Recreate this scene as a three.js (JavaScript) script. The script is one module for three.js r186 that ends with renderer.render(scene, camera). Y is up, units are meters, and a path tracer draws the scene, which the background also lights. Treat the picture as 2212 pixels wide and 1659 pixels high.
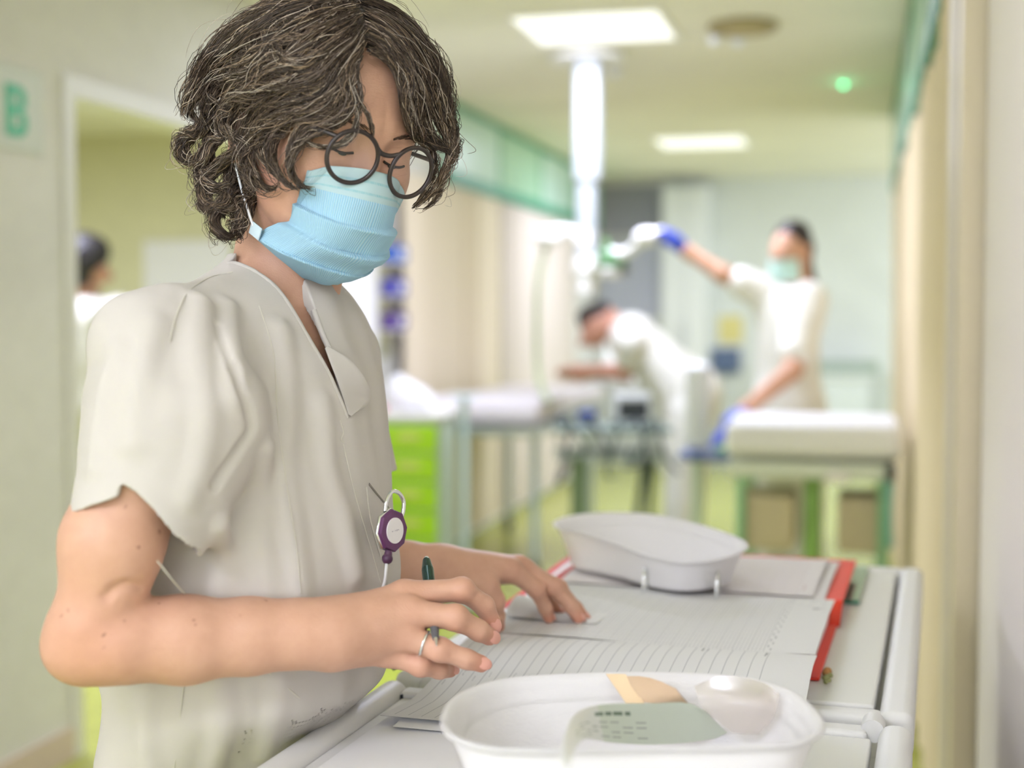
import * as THREE from 'three';
import { RoundedBoxGeometry } from 'three/addons/geometries/RoundedBoxGeometry.js';
import { mergeGeometries, mergeVertices } from 'three/addons/utils/BufferGeometryUtils.js';
import { TextGeometry } from 'three/addons/geometries/TextGeometry.js';
import { FontLoader } from 'three/addons/loaders/FontLoader.js';
import { RectAreaLightUniformsLib } from 'three/addons/lights/RectAreaLightUniformsLib.js';

// ---------------------------------------------------------------- camera, light, exposure
const W = 2212, H = 1659, F = 3000, CX = W / 2, CY = H / 2;
const EYE = 1.37, HORIZON = 680;
const PITCH = Math.atan((CY - HORIZON) / F), YAW = THREE.MathUtils.degToRad(14.1);
const scene = new THREE.Scene();
const camera = new THREE.PerspectiveCamera(2 * Math.atan(CY / F) * 180 / Math.PI, W / H, 0.05, 60);
camera.position.set(0, EYE, 0);
camera.rotation.order = 'YXZ';
camera.rotation.set(-PITCH, YAW, 0);
camera.focus = 1.42;
camera.userData.fStop = 2.25;
scene.add(camera);
const renderer = new THREE.WebGLRenderer({ antialias: true });
renderer.toneMapping = THREE.LinearToneMapping;
renderer.toneMappingExposure = 1.13;
renderer.shadowMap.enabled = true;
RectAreaLightUniformsLib.init();
scene.background = new THREE.Color(0.8, 0.84, 0.88);           // overcast daylight behind the far window
scene.backgroundIntensity = 1.6;
const LAMP_COLOR = new THREE.Color(0.905, 0.94, 1.23);
const LAMP_POWER = 40;                                          // ceiling panels
const DAY_COLOR = new THREE.Color(0.88, 0.94, 1.2), DAY_POWER = 1.8, BAY_POWER = 3.2, UP_POWER = 92;    // daylight from the window behind the viewer

// ---------------------------------------------------------------- helpers
const V3 = (x, y, z) => new THREE.Vector3(x, y, z);
let seed = 7;
const rnd = () => { seed = (seed * 1664525 + 1013904223) >>> 0; return seed / 4294967296; };
const rr = (a, b) => a + (b - a) * rnd();
const mix = (a, b, t) => a + (b - a) * t;
const clamp = (x, a, b) => Math.min(b, Math.max(a, x));
const sstep = (a, b, x) => { const t = clamp((x - a) / (b - a), 0, 1); return t * t * (3 - 2 * t); };
const cP = Math.cos(PITCH), sP = Math.sin(PITCH), cYw = Math.cos(YAW), sYw = Math.sin(YAW);
// a surveyed point: bearing in the picture and distance -> frame that looks where the camera looks (x right, y up from the floor, z back)
const V = (px, py, Z) => { const X = (px - CX) / F * Z, Y = -(py - CY) / F * Z; return V3(X, Y * cP - Z * sP + EYE, -Z * cP - Y * sP); };
const toWorld = (v) => V3(v.x * cYw + v.z * sYw, v.y, -v.x * sYw + v.z * cYw);
const toView = (v) => V3(v.x * cYw - v.z * sYw, v.y, v.x * sYw + v.z * cYw);
const P = (px, py, Z) => toWorld(V(px, py, Z));
const project = (v) => { const y = v.y - EYE, d = -v.z * cP - y * sP, u = y * cP - v.z * sP; return [CX + F * v.x / d, CY - F * u / d, d]; };

const taken = new Map();
const numbered = (n) => { const k = taken.get(n) || 0; taken.set(n, k + 1); return k ? n + '_' + String(k).padStart(3, '0') : n; };
function shade(o) { o.traverse((m) => { if (m.isMesh) { m.castShadow = true; m.receiveShadow = true; } }); return o; }
function thing(name, label, category, pos = V3(0, 0, 0), turn = 0, group) {
  const o = new THREE.Group(); o.name = numbered(name); o.position.copy(pos); o.rotation.y = turn;
  o.userData = { label, category }; if (group) o.userData.group = group;
  scene.add(o); return o;
}
function part(parent, name, geo, m, label) {
  const o = new THREE.Mesh(geo, m); o.name = name; o.castShadow = o.receiveShadow = true;
  if (label) o.userData.label = label;
  parent.add(o); return o;
}
function single(name, label, category, geo, m, pos = V3(0, 0, 0), turn = 0, group) {
  const o = new THREE.Mesh(geo, m); o.name = numbered(name); o.position.copy(pos); o.rotation.y = turn; o.castShadow = o.receiveShadow = true;
  o.userData = { label, category }; if (group) o.userData.group = group;
  scene.add(o); return o;
}
// a thing whose shapes are given in the camera's level frame; base is its foot in that frame
function vthing(name, label, category, base, group) {
  const o = thing(name, label, category, toWorld(base), YAW, group); o.userData.base = undefined; delete o.userData.base; o.__base = base; return o;
}
function vpart(parent, name, geo, m, label) {
  let p = parent, b = null; while (p && !b) { b = p.__base; p = p.parent; }
  geo.translate(-b.x, -b.y, -b.z);
  return part(parent, name, geo, m, label);
}
function struct(name, geo, m, label) {
  const o = new THREE.Mesh(geo, m); o.name = name; o.castShadow = o.receiveShadow = true;
  o.userData = { kind: 'structure', label, category: name.split('_')[0] }; scene.add(o); return o;
}
const box = (x0, x1, y0, y1, z0, z1) => new THREE.BoxGeometry(x1 - x0, y1 - y0, z1 - z0).translate((x0 + x1) / 2, (y0 + y1) / 2, (z0 + z1) / 2);
const rbox = (w, h, d, x = 0, y = 0, z = 0, r = 0.006) => new RoundedBoxGeometry(w, h, d, 3, Math.min(r, w / 2.01, h / 2.01, d / 2.01)).translate(x, y, z);
const merge = (a) => mergeGeometries(a.map((g) => { const n = g.index ? g.toNonIndexed() : g.clone(); for (const k of Object.keys(n.attributes)) if (!['position', 'normal', 'uv'].includes(k)) n.deleteAttribute(k); return n; }));
const tube = (pts, r, seg = 48, rad = 10, closed = false) => new THREE.TubeGeometry(new THREE.CatmullRomCurve3(pts, closed, 'centripetal'), seg, r, rad, closed);
function cyl(a, b, r0, r1 = r0, n = 20) {
  const d = b.clone().sub(a), g = new THREE.CylinderGeometry(r1, r0, d.length(), n);
  g.applyQuaternion(new THREE.Quaternion().setFromUnitVectors(V3(0, 1, 0), d.clone().normalize()));
  return g.translate((a.x + b.x) / 2, (a.y + b.y) / 2, (a.z + b.z) / 2);
}
const sphere = (c, r, sx = 1, sy = 1, sz = 1, n = 24) => new THREE.SphereGeometry(r, n, Math.ceil(n * 0.7)).scale(sx, sy, sz).translate(c.x, c.y, c.z);

// value noise
const hash3 = (i, j, k) => { let h = (i * 374761393 + j * 668265263 + k * 2147483647) | 0; h = Math.imul(h ^ (h >>> 13), 1274126177); h ^= h >>> 16; return (h >>> 0) / 4294967296; };
function noise3(x, y, z) {
  const i = Math.floor(x), j = Math.floor(y), k = Math.floor(z); let u = x - i, v = y - j, w = z - k;
  u = u * u * (3 - 2 * u); v = v * v * (3 - 2 * v); w = w * w * (3 - 2 * w);
  const L = (a, b, t) => a + (b - a) * t;
  return L(L(L(hash3(i, j, k), hash3(i + 1, j, k), u), L(hash3(i, j + 1, k), hash3(i + 1, j + 1, k), u), v),
    L(L(hash3(i, j, k + 1), hash3(i + 1, j, k + 1), u), L(hash3(i, j + 1, k + 1), hash3(i + 1, j + 1, k + 1), u), v), w) * 2 - 1;
}
function dataTex(n, fn, srgb = false, rep = 1) {
  const d = new Uint8Array(n * n * 4);
  for (let j = 0; j < n; j++) for (let i = 0; i < n; i++) { const c = fn(i / n, j / n, i, j), o = (j * n + i) * 4; if (typeof c === 'number') d[o] = d[o + 1] = d[o + 2] = c * 255; else { d[o] = c[0] * 255; d[o + 1] = c[1] * 255; d[o + 2] = c[2] * 255; } d[o + 3] = 255; }
  const t = new THREE.DataTexture(d, n, n); t.wrapS = t.wrapT = THREE.RepeatWrapping; t.magFilter = THREE.LinearFilter; t.minFilter = THREE.LinearMipmapLinearFilter; t.generateMipmaps = true;
  if (srgb) t.colorSpace = THREE.SRGBColorSpace; t.repeat.set(rep, rep); t.needsUpdate = true; return t;
}
const tileNoise = (u, v, f, s) => { // tiling by wrapping on a torus
  const a = u * 2 * Math.PI, b = v * 2 * Math.PI, R = f / (2 * Math.PI);
  return noise3(Math.cos(a) * R + s, Math.sin(a) * R + Math.cos(b) * R * 1.3, Math.sin(b) * R * 1.3 + s * 2.1);
};
const M = (color, roughness = 0.6, o = {}) => new THREE.MeshPhysicalMaterial({ color, roughness, ...o });

// uv from position in metres (plain surfaces)
function uvMetres(g) {
  const p = g.attributes.position, n = g.attributes.normal, uv = new Float32Array(p.count * 2);
  for (let i = 0; i < p.count; i++) {
    const ax = Math.abs(n.getX(i)), ay = Math.abs(n.getY(i)), az = Math.abs(n.getZ(i));
    if (ay >= ax && ay >= az) { uv[2 * i] = p.getX(i); uv[2 * i + 1] = p.getZ(i); } else if (ax >= az) { uv[2 * i] = p.getZ(i); uv[2 * i + 1] = p.getY(i); } else { uv[2 * i] = p.getX(i); uv[2 * i + 1] = p.getY(i); }
  }
  g.setAttribute('uv', new THREE.BufferAttribute(uv, 2)); return g;
}

// ---------------------------------------------------------------- distance fields
const smin = (a, b, k) => { const h = Math.max(k - Math.abs(a - b), 0) / k; return Math.min(a, b) - h * h * k * 0.25; };
const smax = (a, b, k) => -smin(-a, -b, k);
function cap(px, py, pz, a, b, ra, rb) {
  const bx = b.x - a.x, by = b.y - a.y, bz = b.z - a.z, ax = px - a.x, ay = py - a.y, az = pz - a.z;
  const h = clamp((ax * bx + ay * by + az * bz) / (bx * bx + by * by + bz * bz + 1e-12), 0, 1);
  const x = ax - bx * h, y = ay - by * h, z = az - bz * h;
  return Math.sqrt(x * x + y * y + z * z) - (ra + (rb - ra) * h);
}
function ell(x, y, z, rx, ry, rz) {
  const a = x / rx, b = y / ry, c = z / rz, k0 = Math.sqrt(a * a + b * b + c * c);
  if (k0 < 1e-6) return -Math.min(rx, ry, rz);
  const d = x / (rx * rx), e = y / (ry * ry), f = z / (rz * rz);
  return k0 * (k0 - 1) / Math.sqrt(d * d + e * e + f * f);
}
// sparse surface nets: f(x,y,z) -> signed distance, meshed on cells of size c
function meshSDF(f, lo, hi, c, paint, slack = 1.5) {
  const nx = Math.ceil((hi.x - lo.x) / c) + 1, ny = Math.ceil((hi.y - lo.y) / c) + 1, nz = Math.ceil((hi.z - lo.z) / c) + 1;
  const G = new Float32Array(nx * ny * nz).fill(9), I = new Int32Array(nx * ny * nz).fill(-1), B = 6, sx = 1, sy = nx, sz = nx * ny;
  const half = B * c * 0.87 * slack, blocks = [];
  for (let k = 0; k < nz - 1; k += B) for (let j = 0; j < ny - 1; j += B) for (let i = 0; i < nx - 1; i += B) {
    const d = f(lo.x + (i + B / 2) * c, lo.y + (j + B / 2) * c, lo.z + (k + B / 2) * c);
    if (Math.abs(d) > half) continue;
    blocks.push(i, j, k);
    for (let kk = k; kk <= Math.min(k + B, nz - 1); kk++) for (let jj = j; jj <= Math.min(j + B, ny - 1); jj++) for (let ii = i; ii <= Math.min(i + B, nx - 1); ii++) {
      const q = ii + jj * sy + kk * sz; if (G[q] === 9) G[q] = f(lo.x + ii * c, lo.y + jj * c, lo.z + kk * c);
    }
  }
  const pos = [], idx = [], off = [0, 1, sy, sy + 1, sz, sz + 1, sz + sy, sz + sy + 1];
  const E = [[0, 1], [2, 3], [4, 5], [6, 7], [0, 2], [1, 3], [4, 6], [5, 7], [0, 4], [1, 5], [2, 6], [3, 7]];
  for (let b = 0; b < blocks.length; b += 3) {
    const i0 = blocks[b], j0 = blocks[b + 1], k0 = blocks[b + 2];
    for (let k = k0; k < Math.min(k0 + B, nz - 1); k++) for (let j = j0; j < Math.min(j0 + B, ny - 1); j++) for (let i = i0; i < Math.min(i0 + B, nx - 1); i++) {
      const q = i + j * sy + k * sz; let m = 0, bad = false;
      for (let e = 0; e < 8; e++) { const g = G[q + off[e]]; if (g === 9) bad = true; if (g < 0) m |= 1 << e; }
      if (bad || m === 0 || m === 255) continue;
      let x = 0, y = 0, z = 0, n = 0;
      for (const [a, d] of E) {
        const ga = G[q + off[a]], gb = G[q + off[d]]; if ((ga < 0) === (gb < 0)) continue;
        const t = ga / (ga - gb);
        x += mix(a & 1, d & 1, t); y += mix((a >> 1) & 1, (d >> 1) & 1, t); z += mix(a >> 2, d >> 2, t); n++;
      }
      I[q] = pos.length / 3; pos.push(lo.x + (i + x / n) * c, lo.y + (j + y / n) * c, lo.z + (k + z / n) * c);
    }
  }
  for (let b = 0; b < blocks.length; b += 3) {
    const i0 = blocks[b], j0 = blocks[b + 1], k0 = blocks[b + 2];
    for (let k = k0; k < Math.min(k0 + B, nz - 1); k++) for (let j = j0; j < Math.min(j0 + B, ny - 1); j++) for (let i = i0; i < Math.min(i0 + B, nx - 1); i++) {
      const q = i + j * sy + k * sz, g = G[q]; if (g === 9) continue;
      for (const [s, u, v, ok] of [[sx, sy, sz, j > 0 && k > 0], [sy, sz, sx, k > 0 && i > 0], [sz, sx, sy, i > 0 && j > 0]]) {
        if (!ok) continue; const h = G[q + s]; if (h === 9 || (g < 0) === (h < 0)) continue;
        const a = I[q], d = I[q - u], e = I[q - u - v], w = I[q - v]; if (a < 0 || d < 0 || e < 0 || w < 0) continue;
        if (g < 0) idx.push(a, d, e, a, e, w); else idx.push(a, e, d, a, w, e);
      }
    }
  }
  const N = pos.length / 3, nor = new Float32Array(N * 3), uv = new Float32Array(N * 2), h = c * 0.6;
  const col = paint ? new Float32Array(N * 3) : null;
  for (let i = 0; i < N; i++) {
    const x = pos[3 * i], y = pos[3 * i + 1], z = pos[3 * i + 2];
    let a = f(x + h, y, z) - f(x - h, y, z), b = f(x, y + h, z) - f(x, y - h, z), d = f(x, y, z + h) - f(x, y, z - h);
    const l = Math.hypot(a, b, d) || 1; nor[3 * i] = a / l; nor[3 * i + 1] = b / l; nor[3 * i + 2] = d / l;
    uv[2 * i] = x + z * 0.6; uv[2 * i + 1] = y + z * 0.25;
    if (paint) { const q = paint(x, y, z); col[3 * i] = q[0]; col[3 * i + 1] = q[1]; col[3 * i + 2] = q[2]; }
  }
  const g = new THREE.BufferGeometry();
  g.setAttribute('position', new THREE.BufferAttribute(new Float32Array(pos), 3));
  g.setAttribute('normal', new THREE.BufferAttribute(nor, 3)); g.setAttribute('uv', new THREE.BufferAttribute(uv, 2));
  if (paint) g.setAttribute('color', new THREE.BufferAttribute(col, 3));
  g.setIndex(new THREE.BufferAttribute(new Uint32Array(idx), 1)); return g;
}
// where the line of sight through a picture point meets a field (camera's level frame)
function cast(f, px, py, z0 = 1.0, z1 = 1.9) {
  for (let Z = z0; Z < z1;) { const p = V(px, py, Z), d = f(p.x, p.y, p.z); if (d < 0.0004) return p; Z += Math.max(d * 0.6, 0.0006); }
  return null;
}
// a closed sheet of thickness t from a grid of points (rows x cols)
function sheet(rows, t = 0.0006, wrapU = false) {
  const R = rows.length, C = rows[0].length, pos = [], uv = [], idx = [];
  const nrm = rows.map((r, i) => r.map((p, j) => {
    const a = rows[Math.max(i - 1, 0)][j], b = rows[Math.min(i + 1, R - 1)][j];
    const c = wrapU ? r[(j - 1 + C) % C] : r[Math.max(j - 1, 0)], d = wrapU ? r[(j + 1) % C] : r[Math.min(j + 1, C - 1)];
    return V3(d.x - c.x, d.y - c.y, d.z - c.z).cross(V3(b.x - a.x, b.y - a.y, b.z - a.z)).normalize();
  }));
  for (const s of [1, -1]) for (let i = 0; i < R; i++) for (let j = 0; j < C; j++) { const p = rows[i][j], n = nrm[i][j]; pos.push(p.x + n.x * s * t / 2, p.y + n.y * s * t / 2, p.z + n.z * s * t / 2); uv.push(j / (C - 1), 1 - i / (R - 1)); }
  const O = R * C, q = (a, b, c, d) => idx.push(a, b, c, a, c, d), CC = wrapU ? C : C - 1;
  for (let i = 0; i < R - 1; i++) for (let j = 0; j < CC; j++) { const a = i * C + j, b = i * C + (j + 1) % C, c = (i + 1) * C + (j + 1) % C, d = (i + 1) * C + j; q(a, b, c, d); q(O + d, O + c, O + b, O + a); }
  for (let j = 0; j < CC; j++) { const j2 = (j + 1) % C; q(j, O + j, O + j2, j2); const a = (R - 1) * C + j, b = (R - 1) * C + j2; q(a, b, O + b, O + a); }
  if (!wrapU) for (let i = 0; i < R - 1; i++) { const a = i * C, b = (i + 1) * C; q(a, b, O + b, O + a); const c = i * C + C - 1, d = (i + 1) * C + C - 1; q(c, O + c, O + d, d); }
  const g = new THREE.BufferGeometry(); g.setAttribute('position', new THREE.Float32BufferAttribute(pos, 3)); g.setAttribute('uv', new THREE.Float32BufferAttribute(uv, 2)); g.setIndex(idx); g.computeVertexNormals(); return g;
}
const catmull = (pts, n, closed = false) => new THREE.CatmullRomCurve3(pts, closed, 'centripetal').getPoints(n);
// ---------------------------------------------------------------- materials
const fineNoise = dataTex(256, (u, v) => 0.5 + 0.28 * tileNoise(u, v, 60, 3.1) + 0.2 * tileNoise(u, v, 140, 9.2));
const weave = dataTex(128, (u, v, i, j) => 0.5 + 0.22 * Math.sin(i * Math.PI / 2) * Math.sin(j * Math.PI / 2) + 0.22 * tileNoise(u, v, 50, 1.7));
const withRep = (t, r) => { const c = t.clone(); c.repeat.set(r, r); c.needsUpdate = true; return c; };
const wallTone = dataTex(256, (u, v) => { const n = 0.965 + 0.02 * tileNoise(u, v, 6, 4.4) + 0.012 * tileNoise(u, v, 40, 8.1); return [n, n, n * 0.995]; }, true);
const mWall = M('#f0eee8', 0.75, { map: withRep(wallTone, 0.5), bumpMap: withRep(fineNoise, 3), bumpScale: 0.0006 });
const mCeil = M('#f3f0de', 0.8, { map: withRep(wallTone, 0.4) });
const mFloor = M('#c2c75c', 0.22, { ior: 1.6, map: withRep(dataTex(256, (u, v) => { const n = 0.93 + 0.05 * tileNoise(u, v, 30, 2.2) + 0.05 * tileNoise(u, v, 110, 6.6); return [n, n, n]; }, true), 1), bumpMap: withRep(fineNoise, 2), bumpScale: 0.0003 });
const mOlive = M('#ddd9b6', 0.8, { map: withRep(wallTone, 0.5) });
const mWhite = M('#eeece6', 0.4);
const mWhiteGloss = M('#f0eee9', 0.22);
const mGreen = M('#3f8f6c', 0.5);
const mGreenGlass = M('#a9cdae', 0.25);
const mSteel = M('#c9ccca', 0.28, { metalness: 0.9 });
const mChrome = M('#e6e8e8', 0.12, { metalness: 1 });
const mPane = M('#ffffff', 0.02, { transmission: 1, thickness: 0, ior: 1.45 });
const mDark = M('#33383a', 0.5);
const mBackWall = M('#e4e8e2', 0.7, { map: withRep(wallTone, 0.5) });

// ---------------------------------------------------------------- the setting (x across the corridor, -z down it)
const XL = -2.354, XR = 0.17, CEIL = 2.59, ZB = -12.6, ZF = 2.6, T = 0.12, BAND = 2.12;
const leftAt = (px) => { const t = (px - CX) / F, Z = 2.427 / (0.2512 - t); return toWorld(V3(t * Z, 0, -Z)).z; };   // where a bearing meets the left wall
const zDoor0 = leftAt(158), zDoor1 = leftAt(566), zCurt0 = leftAt(848), DOOR = 2.05, ZBAY = -8.9;
const zEndL = leftAt(1236);
struct('floor', uvMetres(box(-6.6, 2.7, -0.1, 0, ZB - 0.2, ZF + 0.2)), mFloor, 'lime green vinyl hospital floor');
struct('ceiling', uvMetres(box(-6.6, 2.7, CEIL, CEIL + 0.12, ZB - 0.2, ZF + 0.2)), mCeil, 'pale cream ceiling with recessed light panels');
struct('wall_left', uvMetres(merge([box(XL - T, XL, 0, CEIL, zDoor0, ZF), box(XL - T, XL, DOOR, CEIL, zDoor1, zDoor0), box(XL - T, XL, 0, CEIL, zCurt0, zDoor1), box(XL - T, XL, 0, CEIL, ZB, zCurt0)])), mWall, 'white corridor wall with a doorway');
struct('wall_right', uvMetres(box(XR + 0.09, XR + 0.21, 0, CEIL, ZBAY, ZF)), mWall, 'pale wall behind the right hand curtains');
const fwX0 = -2.2, fwX1 = 0.05, fwY0 = 0.75, fwY1 = 2.45;
struct('wall_front', uvMetres(merge([box(XL - T, fwX0, 0, CEIL, ZF, ZF + T), box(fwX1, XR + 0.21, 0, CEIL, ZF, ZF + T), box(fwX0, fwX1, 0, fwY0, ZF, ZF + T), box(fwX0, fwX1, fwY1, CEIL, ZF, ZF + T)])), mWall, 'white wall with a wide window closing the near end');
{
  const w = struct('window_2', merge([box(fwX0, fwX0 + 0.05, fwY0, fwY1, ZF + 0.03, ZF + 0.09), box(fwX1 - 0.05, fwX1, fwY0, fwY1, ZF + 0.03, ZF + 0.09), box(fwX0 + 0.05, fwX1 - 0.05, fwY0, fwY0 + 0.05, ZF + 0.03, ZF + 0.09), box(fwX0 + 0.05, fwX1 - 0.05, fwY1 - 0.05, fwY1, ZF + 0.03, ZF + 0.09), box(-1.1, -1.04, fwY0 + 0.05, fwY1 - 0.05, ZF + 0.03, ZF + 0.09)]), mWhite, 'wide window behind the viewer');
  for (const [a, b] of [[fwX0 + 0.05, -1.1], [-1.04, fwX1 - 0.05]]) part(w, 'pane', box(a, b, fwY0 + 0.05, fwY1 - 0.05, ZF + 0.058, ZF + 0.062), mPane);
  const l = new THREE.RectAreaLight(DAY_COLOR, DAY_POWER, fwX1 - fwX0 - 0.1, fwY1 - fwY0 - 0.1); l.position.set((fwX0 + fwX1) / 2, (fwY0 + fwY1) / 2, ZF - 0.01); l.name = 'window_daylight'; scene.add(l);   // shines down the corridor (-z)
}
// far wall with its bright window
const wz = ZB, winX0 = -2.33, winX1 = -1.83, winY0 = 0.72, winY1 = 1.93;
struct('wall_back', uvMetres(merge([box(winX1, 2.5, 0, CEIL, wz - T, wz), box(XL - T, winX0, 0, CEIL, wz - T, wz), box(winX0, winX1, 0, winY0, wz - T, wz), box(winX0, winX1, winY1, CEIL, wz - T, wz)])), mBackWall, 'pale blue grey wall at the far end');
{
  const w = struct('window_1', merge([box(winX0, winX0 + 0.04, winY0, winY1, wz - 0.09, wz - 0.03), box(winX1 - 0.04, winX1, winY0, winY1, wz - 0.09, wz - 0.03), box(winX0, winX1, winY0, winY0 + 0.04, wz - 0.09, wz - 0.03), box(winX0, winX1, winY1 - 0.04, winY1, wz - 0.09, wz - 0.03)]), mWhite, 'bright narrow window at the far end');
  part(w, 'pane', box(winX0 + 0.03, winX1 - 0.03, winY0 + 0.03, winY1 - 0.03, wz - 0.062, wz - 0.058), mPane);
  part(w, 'window_sill', box(winX0 - 0.03, winX1 + 0.03, winY0 - 0.03, winY0, wz - 0.03, wz + 0.08), mWhite);
}
// bright bay opening to the right at the far end, lit by its own window
struct('wall_bay_front', uvMetres(box(XR + 0.21, 2.5, 0, CEIL, ZBAY, ZBAY + T)), mWall, 'pale wall of the far bay');
struct('wall_bay_right', uvMetres(merge([box(2.5, 2.5 + T, 0, 0.8, ZB - T, ZBAY + T), box(2.5, 2.5 + T, 2.45, CEIL, ZB - T, ZBAY + T), box(2.5, 2.5 + T, 0.8, 2.45, ZBAY - 0.3, ZBAY + T), box(2.5, 2.5 + T, 0.8, 2.45, ZB - T, ZB + 0.3)])), mWall, 'window wall of the far bay');
{
  const z0 = ZB + 0.3, z1 = ZBAY - 0.3, w = struct('window_3', merge([box(2.53, 2.59, 0.8, 0.85, z0, z1), box(2.53, 2.59, 2.4, 2.45, z0, z1), box(2.53, 2.59, 0.85, 2.4, z0, z0 + 0.05), box(2.53, 2.59, 0.85, 2.4, z1 - 0.05, z1)]), mWhite, 'wide window of the far bay');
  part(w, 'pane', box(2.558, 2.562, 0.85, 2.4, z0 + 0.05, z1 - 0.05), mPane);
  const l = new THREE.RectAreaLight(DAY_COLOR, BAY_POWER, z1 - z0 - 0.1, 1.5); l.position.set(2.49, 1.62, (z0 + z1) / 2); l.rotation.y = Math.PI / 2; l.name = 'bay_daylight'; scene.add(l);   // shines towards -x
}
// doorway lining
struct('trim_1', merge([box(XL - T - 0.01, XL + 0.012, 0, DOOR - 0.012, zDoor0 - 0.012, zDoor0 + 0.045), box(XL - T - 0.012, XL + 0.014, DOOR - 0.012, DOOR + 0.05, zDoor1 - 0.045, zDoor0 + 0.045), box(XL - T - 0.01, XL + 0.012, 0, DOOR - 0.012, zDoor1 - 0.045, zDoor1 + 0.012)]), M('#e6e4da', 0.45), 'white painted door lining');
struct('baseboard_left', merge([box(XL, XL + 0.012, 0, 0.1, zDoor0 + 0.045, ZF), box(XL, XL + 0.012, 0, 0.1, zCurt0, zDoor1 - 0.045)]), M('#dcc9b8', 0.6), 'pinkish skirting along the left wall');
// side room behind the doorway
const SX = -6.3, SZ0 = -2.3, SZ1 = -8.6;
struct('wall_side_room_back', uvMetres(box(SX, XL - T, 0, CEIL, SZ1 - T, SZ1)), mOlive, 'olive cream wall of the room behind the doorway');
struct('wall_side_room_left', uvMetres(box(SX - T, SX, 0, CEIL, SZ1, SZ0)), mOlive, 'olive cream side wall of the room behind the doorway');
struct('wall_side_room_front', uvMetres(box(SX, XL - T, 0, CEIL, SZ0, SZ0 + T)), mOlive, 'olive cream near wall of the room behind the doorway');

// fascia above the bay curtains, glazed between green bands
function fascia(name, x0, x1, z0, z1, label) {
  const f = struct(name, merge([box(x0, x1, BAND, BAND + 0.07, z1, z0), box(x0, x1, CEIL - 0.035, CEIL, z1, z0)]), mGreen, label);
  const n = Math.round((z0 - z1) / 1.1), s = (z0 - z1) / n;
  for (let i = 0; i < n; i++) {
    part(f, 'panel', box(x0 + 0.01, x1 - 0.01, BAND + 0.07, CEIL - 0.035, z0 - (i + 1) * s + 0.03, z0 - i * s - 0.03), i % 2 ? M('#9fc6a2', 0.3) : M('#b7d3bd', 0.3));
    part(f, 'post', box(x0 + 0.004, x1 - 0.004, BAND + 0.07, CEIL - 0.035, z0 - (i + 1) * s - 0.03, z0 - (i + 1) * s + 0.03), M('#79ab83', 0.5));
  }
}
fascia('trim_2', XL, XL + 0.09, leftAt(940), ZB + 0.35, 'green glazed band above the left hand curtains');
fascia('trim_3', XR, XR + 0.09, -3.2, ZBAY, 'green glazed band above the right hand curtains');

// curtains: folded cloth hanging from a rail
function curtain(label, x, z0, z1, y0, y1, color, amp, wave, ph, group) {
  const g = thing('bay_curtain', label, 'curtain', V3(x, 0, (z0 + z1) / 2), 0, group), L = z0 - z1, n = Math.ceil(L / wave * 10), rows = [];
  for (let j = 0; j <= 10; j++) {
    const r = []; const y = mix(y1, y0, j / 10);
    for (let i = 0; i <= n; i++) { const s = i / n * L, q = s / wave * 2 * Math.PI + ph; r.push(V3(amp * (Math.sin(q + 0.5 * Math.sin(q * 0.37 + ph)) * (0.75 + 0.25 * Math.sin(q * 0.23)) + 0.2 * noise3(s * 5, j * 0.3, ph)), y, L / 2 - s)); }
    rows.push(r);
  }
  part(g, 'cloth', sheet(rows, 0.003), M(color, 0.9, { sheen: 0.3, bumpMap: withRep(weave, 60), bumpScale: 0.0002 }));
  part(g, 'rail', cyl(V3(0, y1 + 0.006, L / 2), V3(0, y1 + 0.006, -L / 2), 0.008), mWhite);
}
curtain('beige pleated curtain left of the white pendant column, nearest the mask', XL + 0.05, zCurt0, leftAt(1060), 0.06, BAND - 0.01, '#e6d9c0', 0.03, 0.24, 0.4, 'corridor curtains');
curtain('paler pinkish pleated curtain reaching to the far window', XL + 0.05, leftAt(1064), zEndL + 0.05, 0.06, BAND - 0.01, '#d2c7ba', 0.028, 0.3, 1.9, 'corridor curtains');
curtain('wide flat pinkish curtain beside the trolley, nearest on the right', XR + 0.045, -0.7, -2.6, 0.05, 2.35, '#f6eee6', 0.008, 0.55, 0.8, 'corridor curtains');
curtain('yellowish beige pleated curtain behind the bed on the right', XR + 0.035, -3.25, ZBAY, 0.05, BAND - 0.01, '#e6d5b2', 0.03, 0.26, 2.2, 'corridor curtains');
struct('trim_4', box(XR, XR + 0.09, 0, CEIL, -2.72, -2.62), M('#dccfae', 0.5), 'cream post between the right hand curtains');
struct('trim_5', box(XR + 0.01, XR + 0.09, 0, CEIL, -3.2, -3.0), M('#d9cdb6', 0.5), 'second cream post between the right hand curtains');

// ---------------------------------------------------------------- ceiling lights
function ceilingPanel(x, z, w, d, label, power, glow) {
  const g = thing('ceiling_light', label, 'ceiling light', V3(x, CEIL, z), 0, 'recessed ceiling light panels');
  part(g, 'frame', merge([box(-w / 2 - 0.02, -w / 2, -0.012, -0.001, -d / 2 - 0.02, d / 2 + 0.02), box(w / 2, w / 2 + 0.02, -0.012, -0.001, -d / 2 - 0.02, d / 2 + 0.02), box(-w / 2, w / 2, -0.012, -0.001, -d / 2 - 0.02, -d / 2), box(-w / 2, w / 2, -0.012, -0.001, d / 2, d / 2 + 0.02)]), mWhite);
  const e = M('#ffffff', 0.6); e.emissive = new THREE.Color(1, 0.995, 0.97); e.emissiveIntensity = glow;
  part(g, 'diffuser', box(-w / 2, w / 2, -0.008, -0.001, -d / 2, d / 2), e);
  const l = new THREE.RectAreaLight(LAMP_COLOR, power, w, d); l.position.set(0, -0.02, 0); l.rotation.x = -Math.PI / 2; l.name = 'panel_lamp'; g.add(l);
  return g;
}
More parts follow.
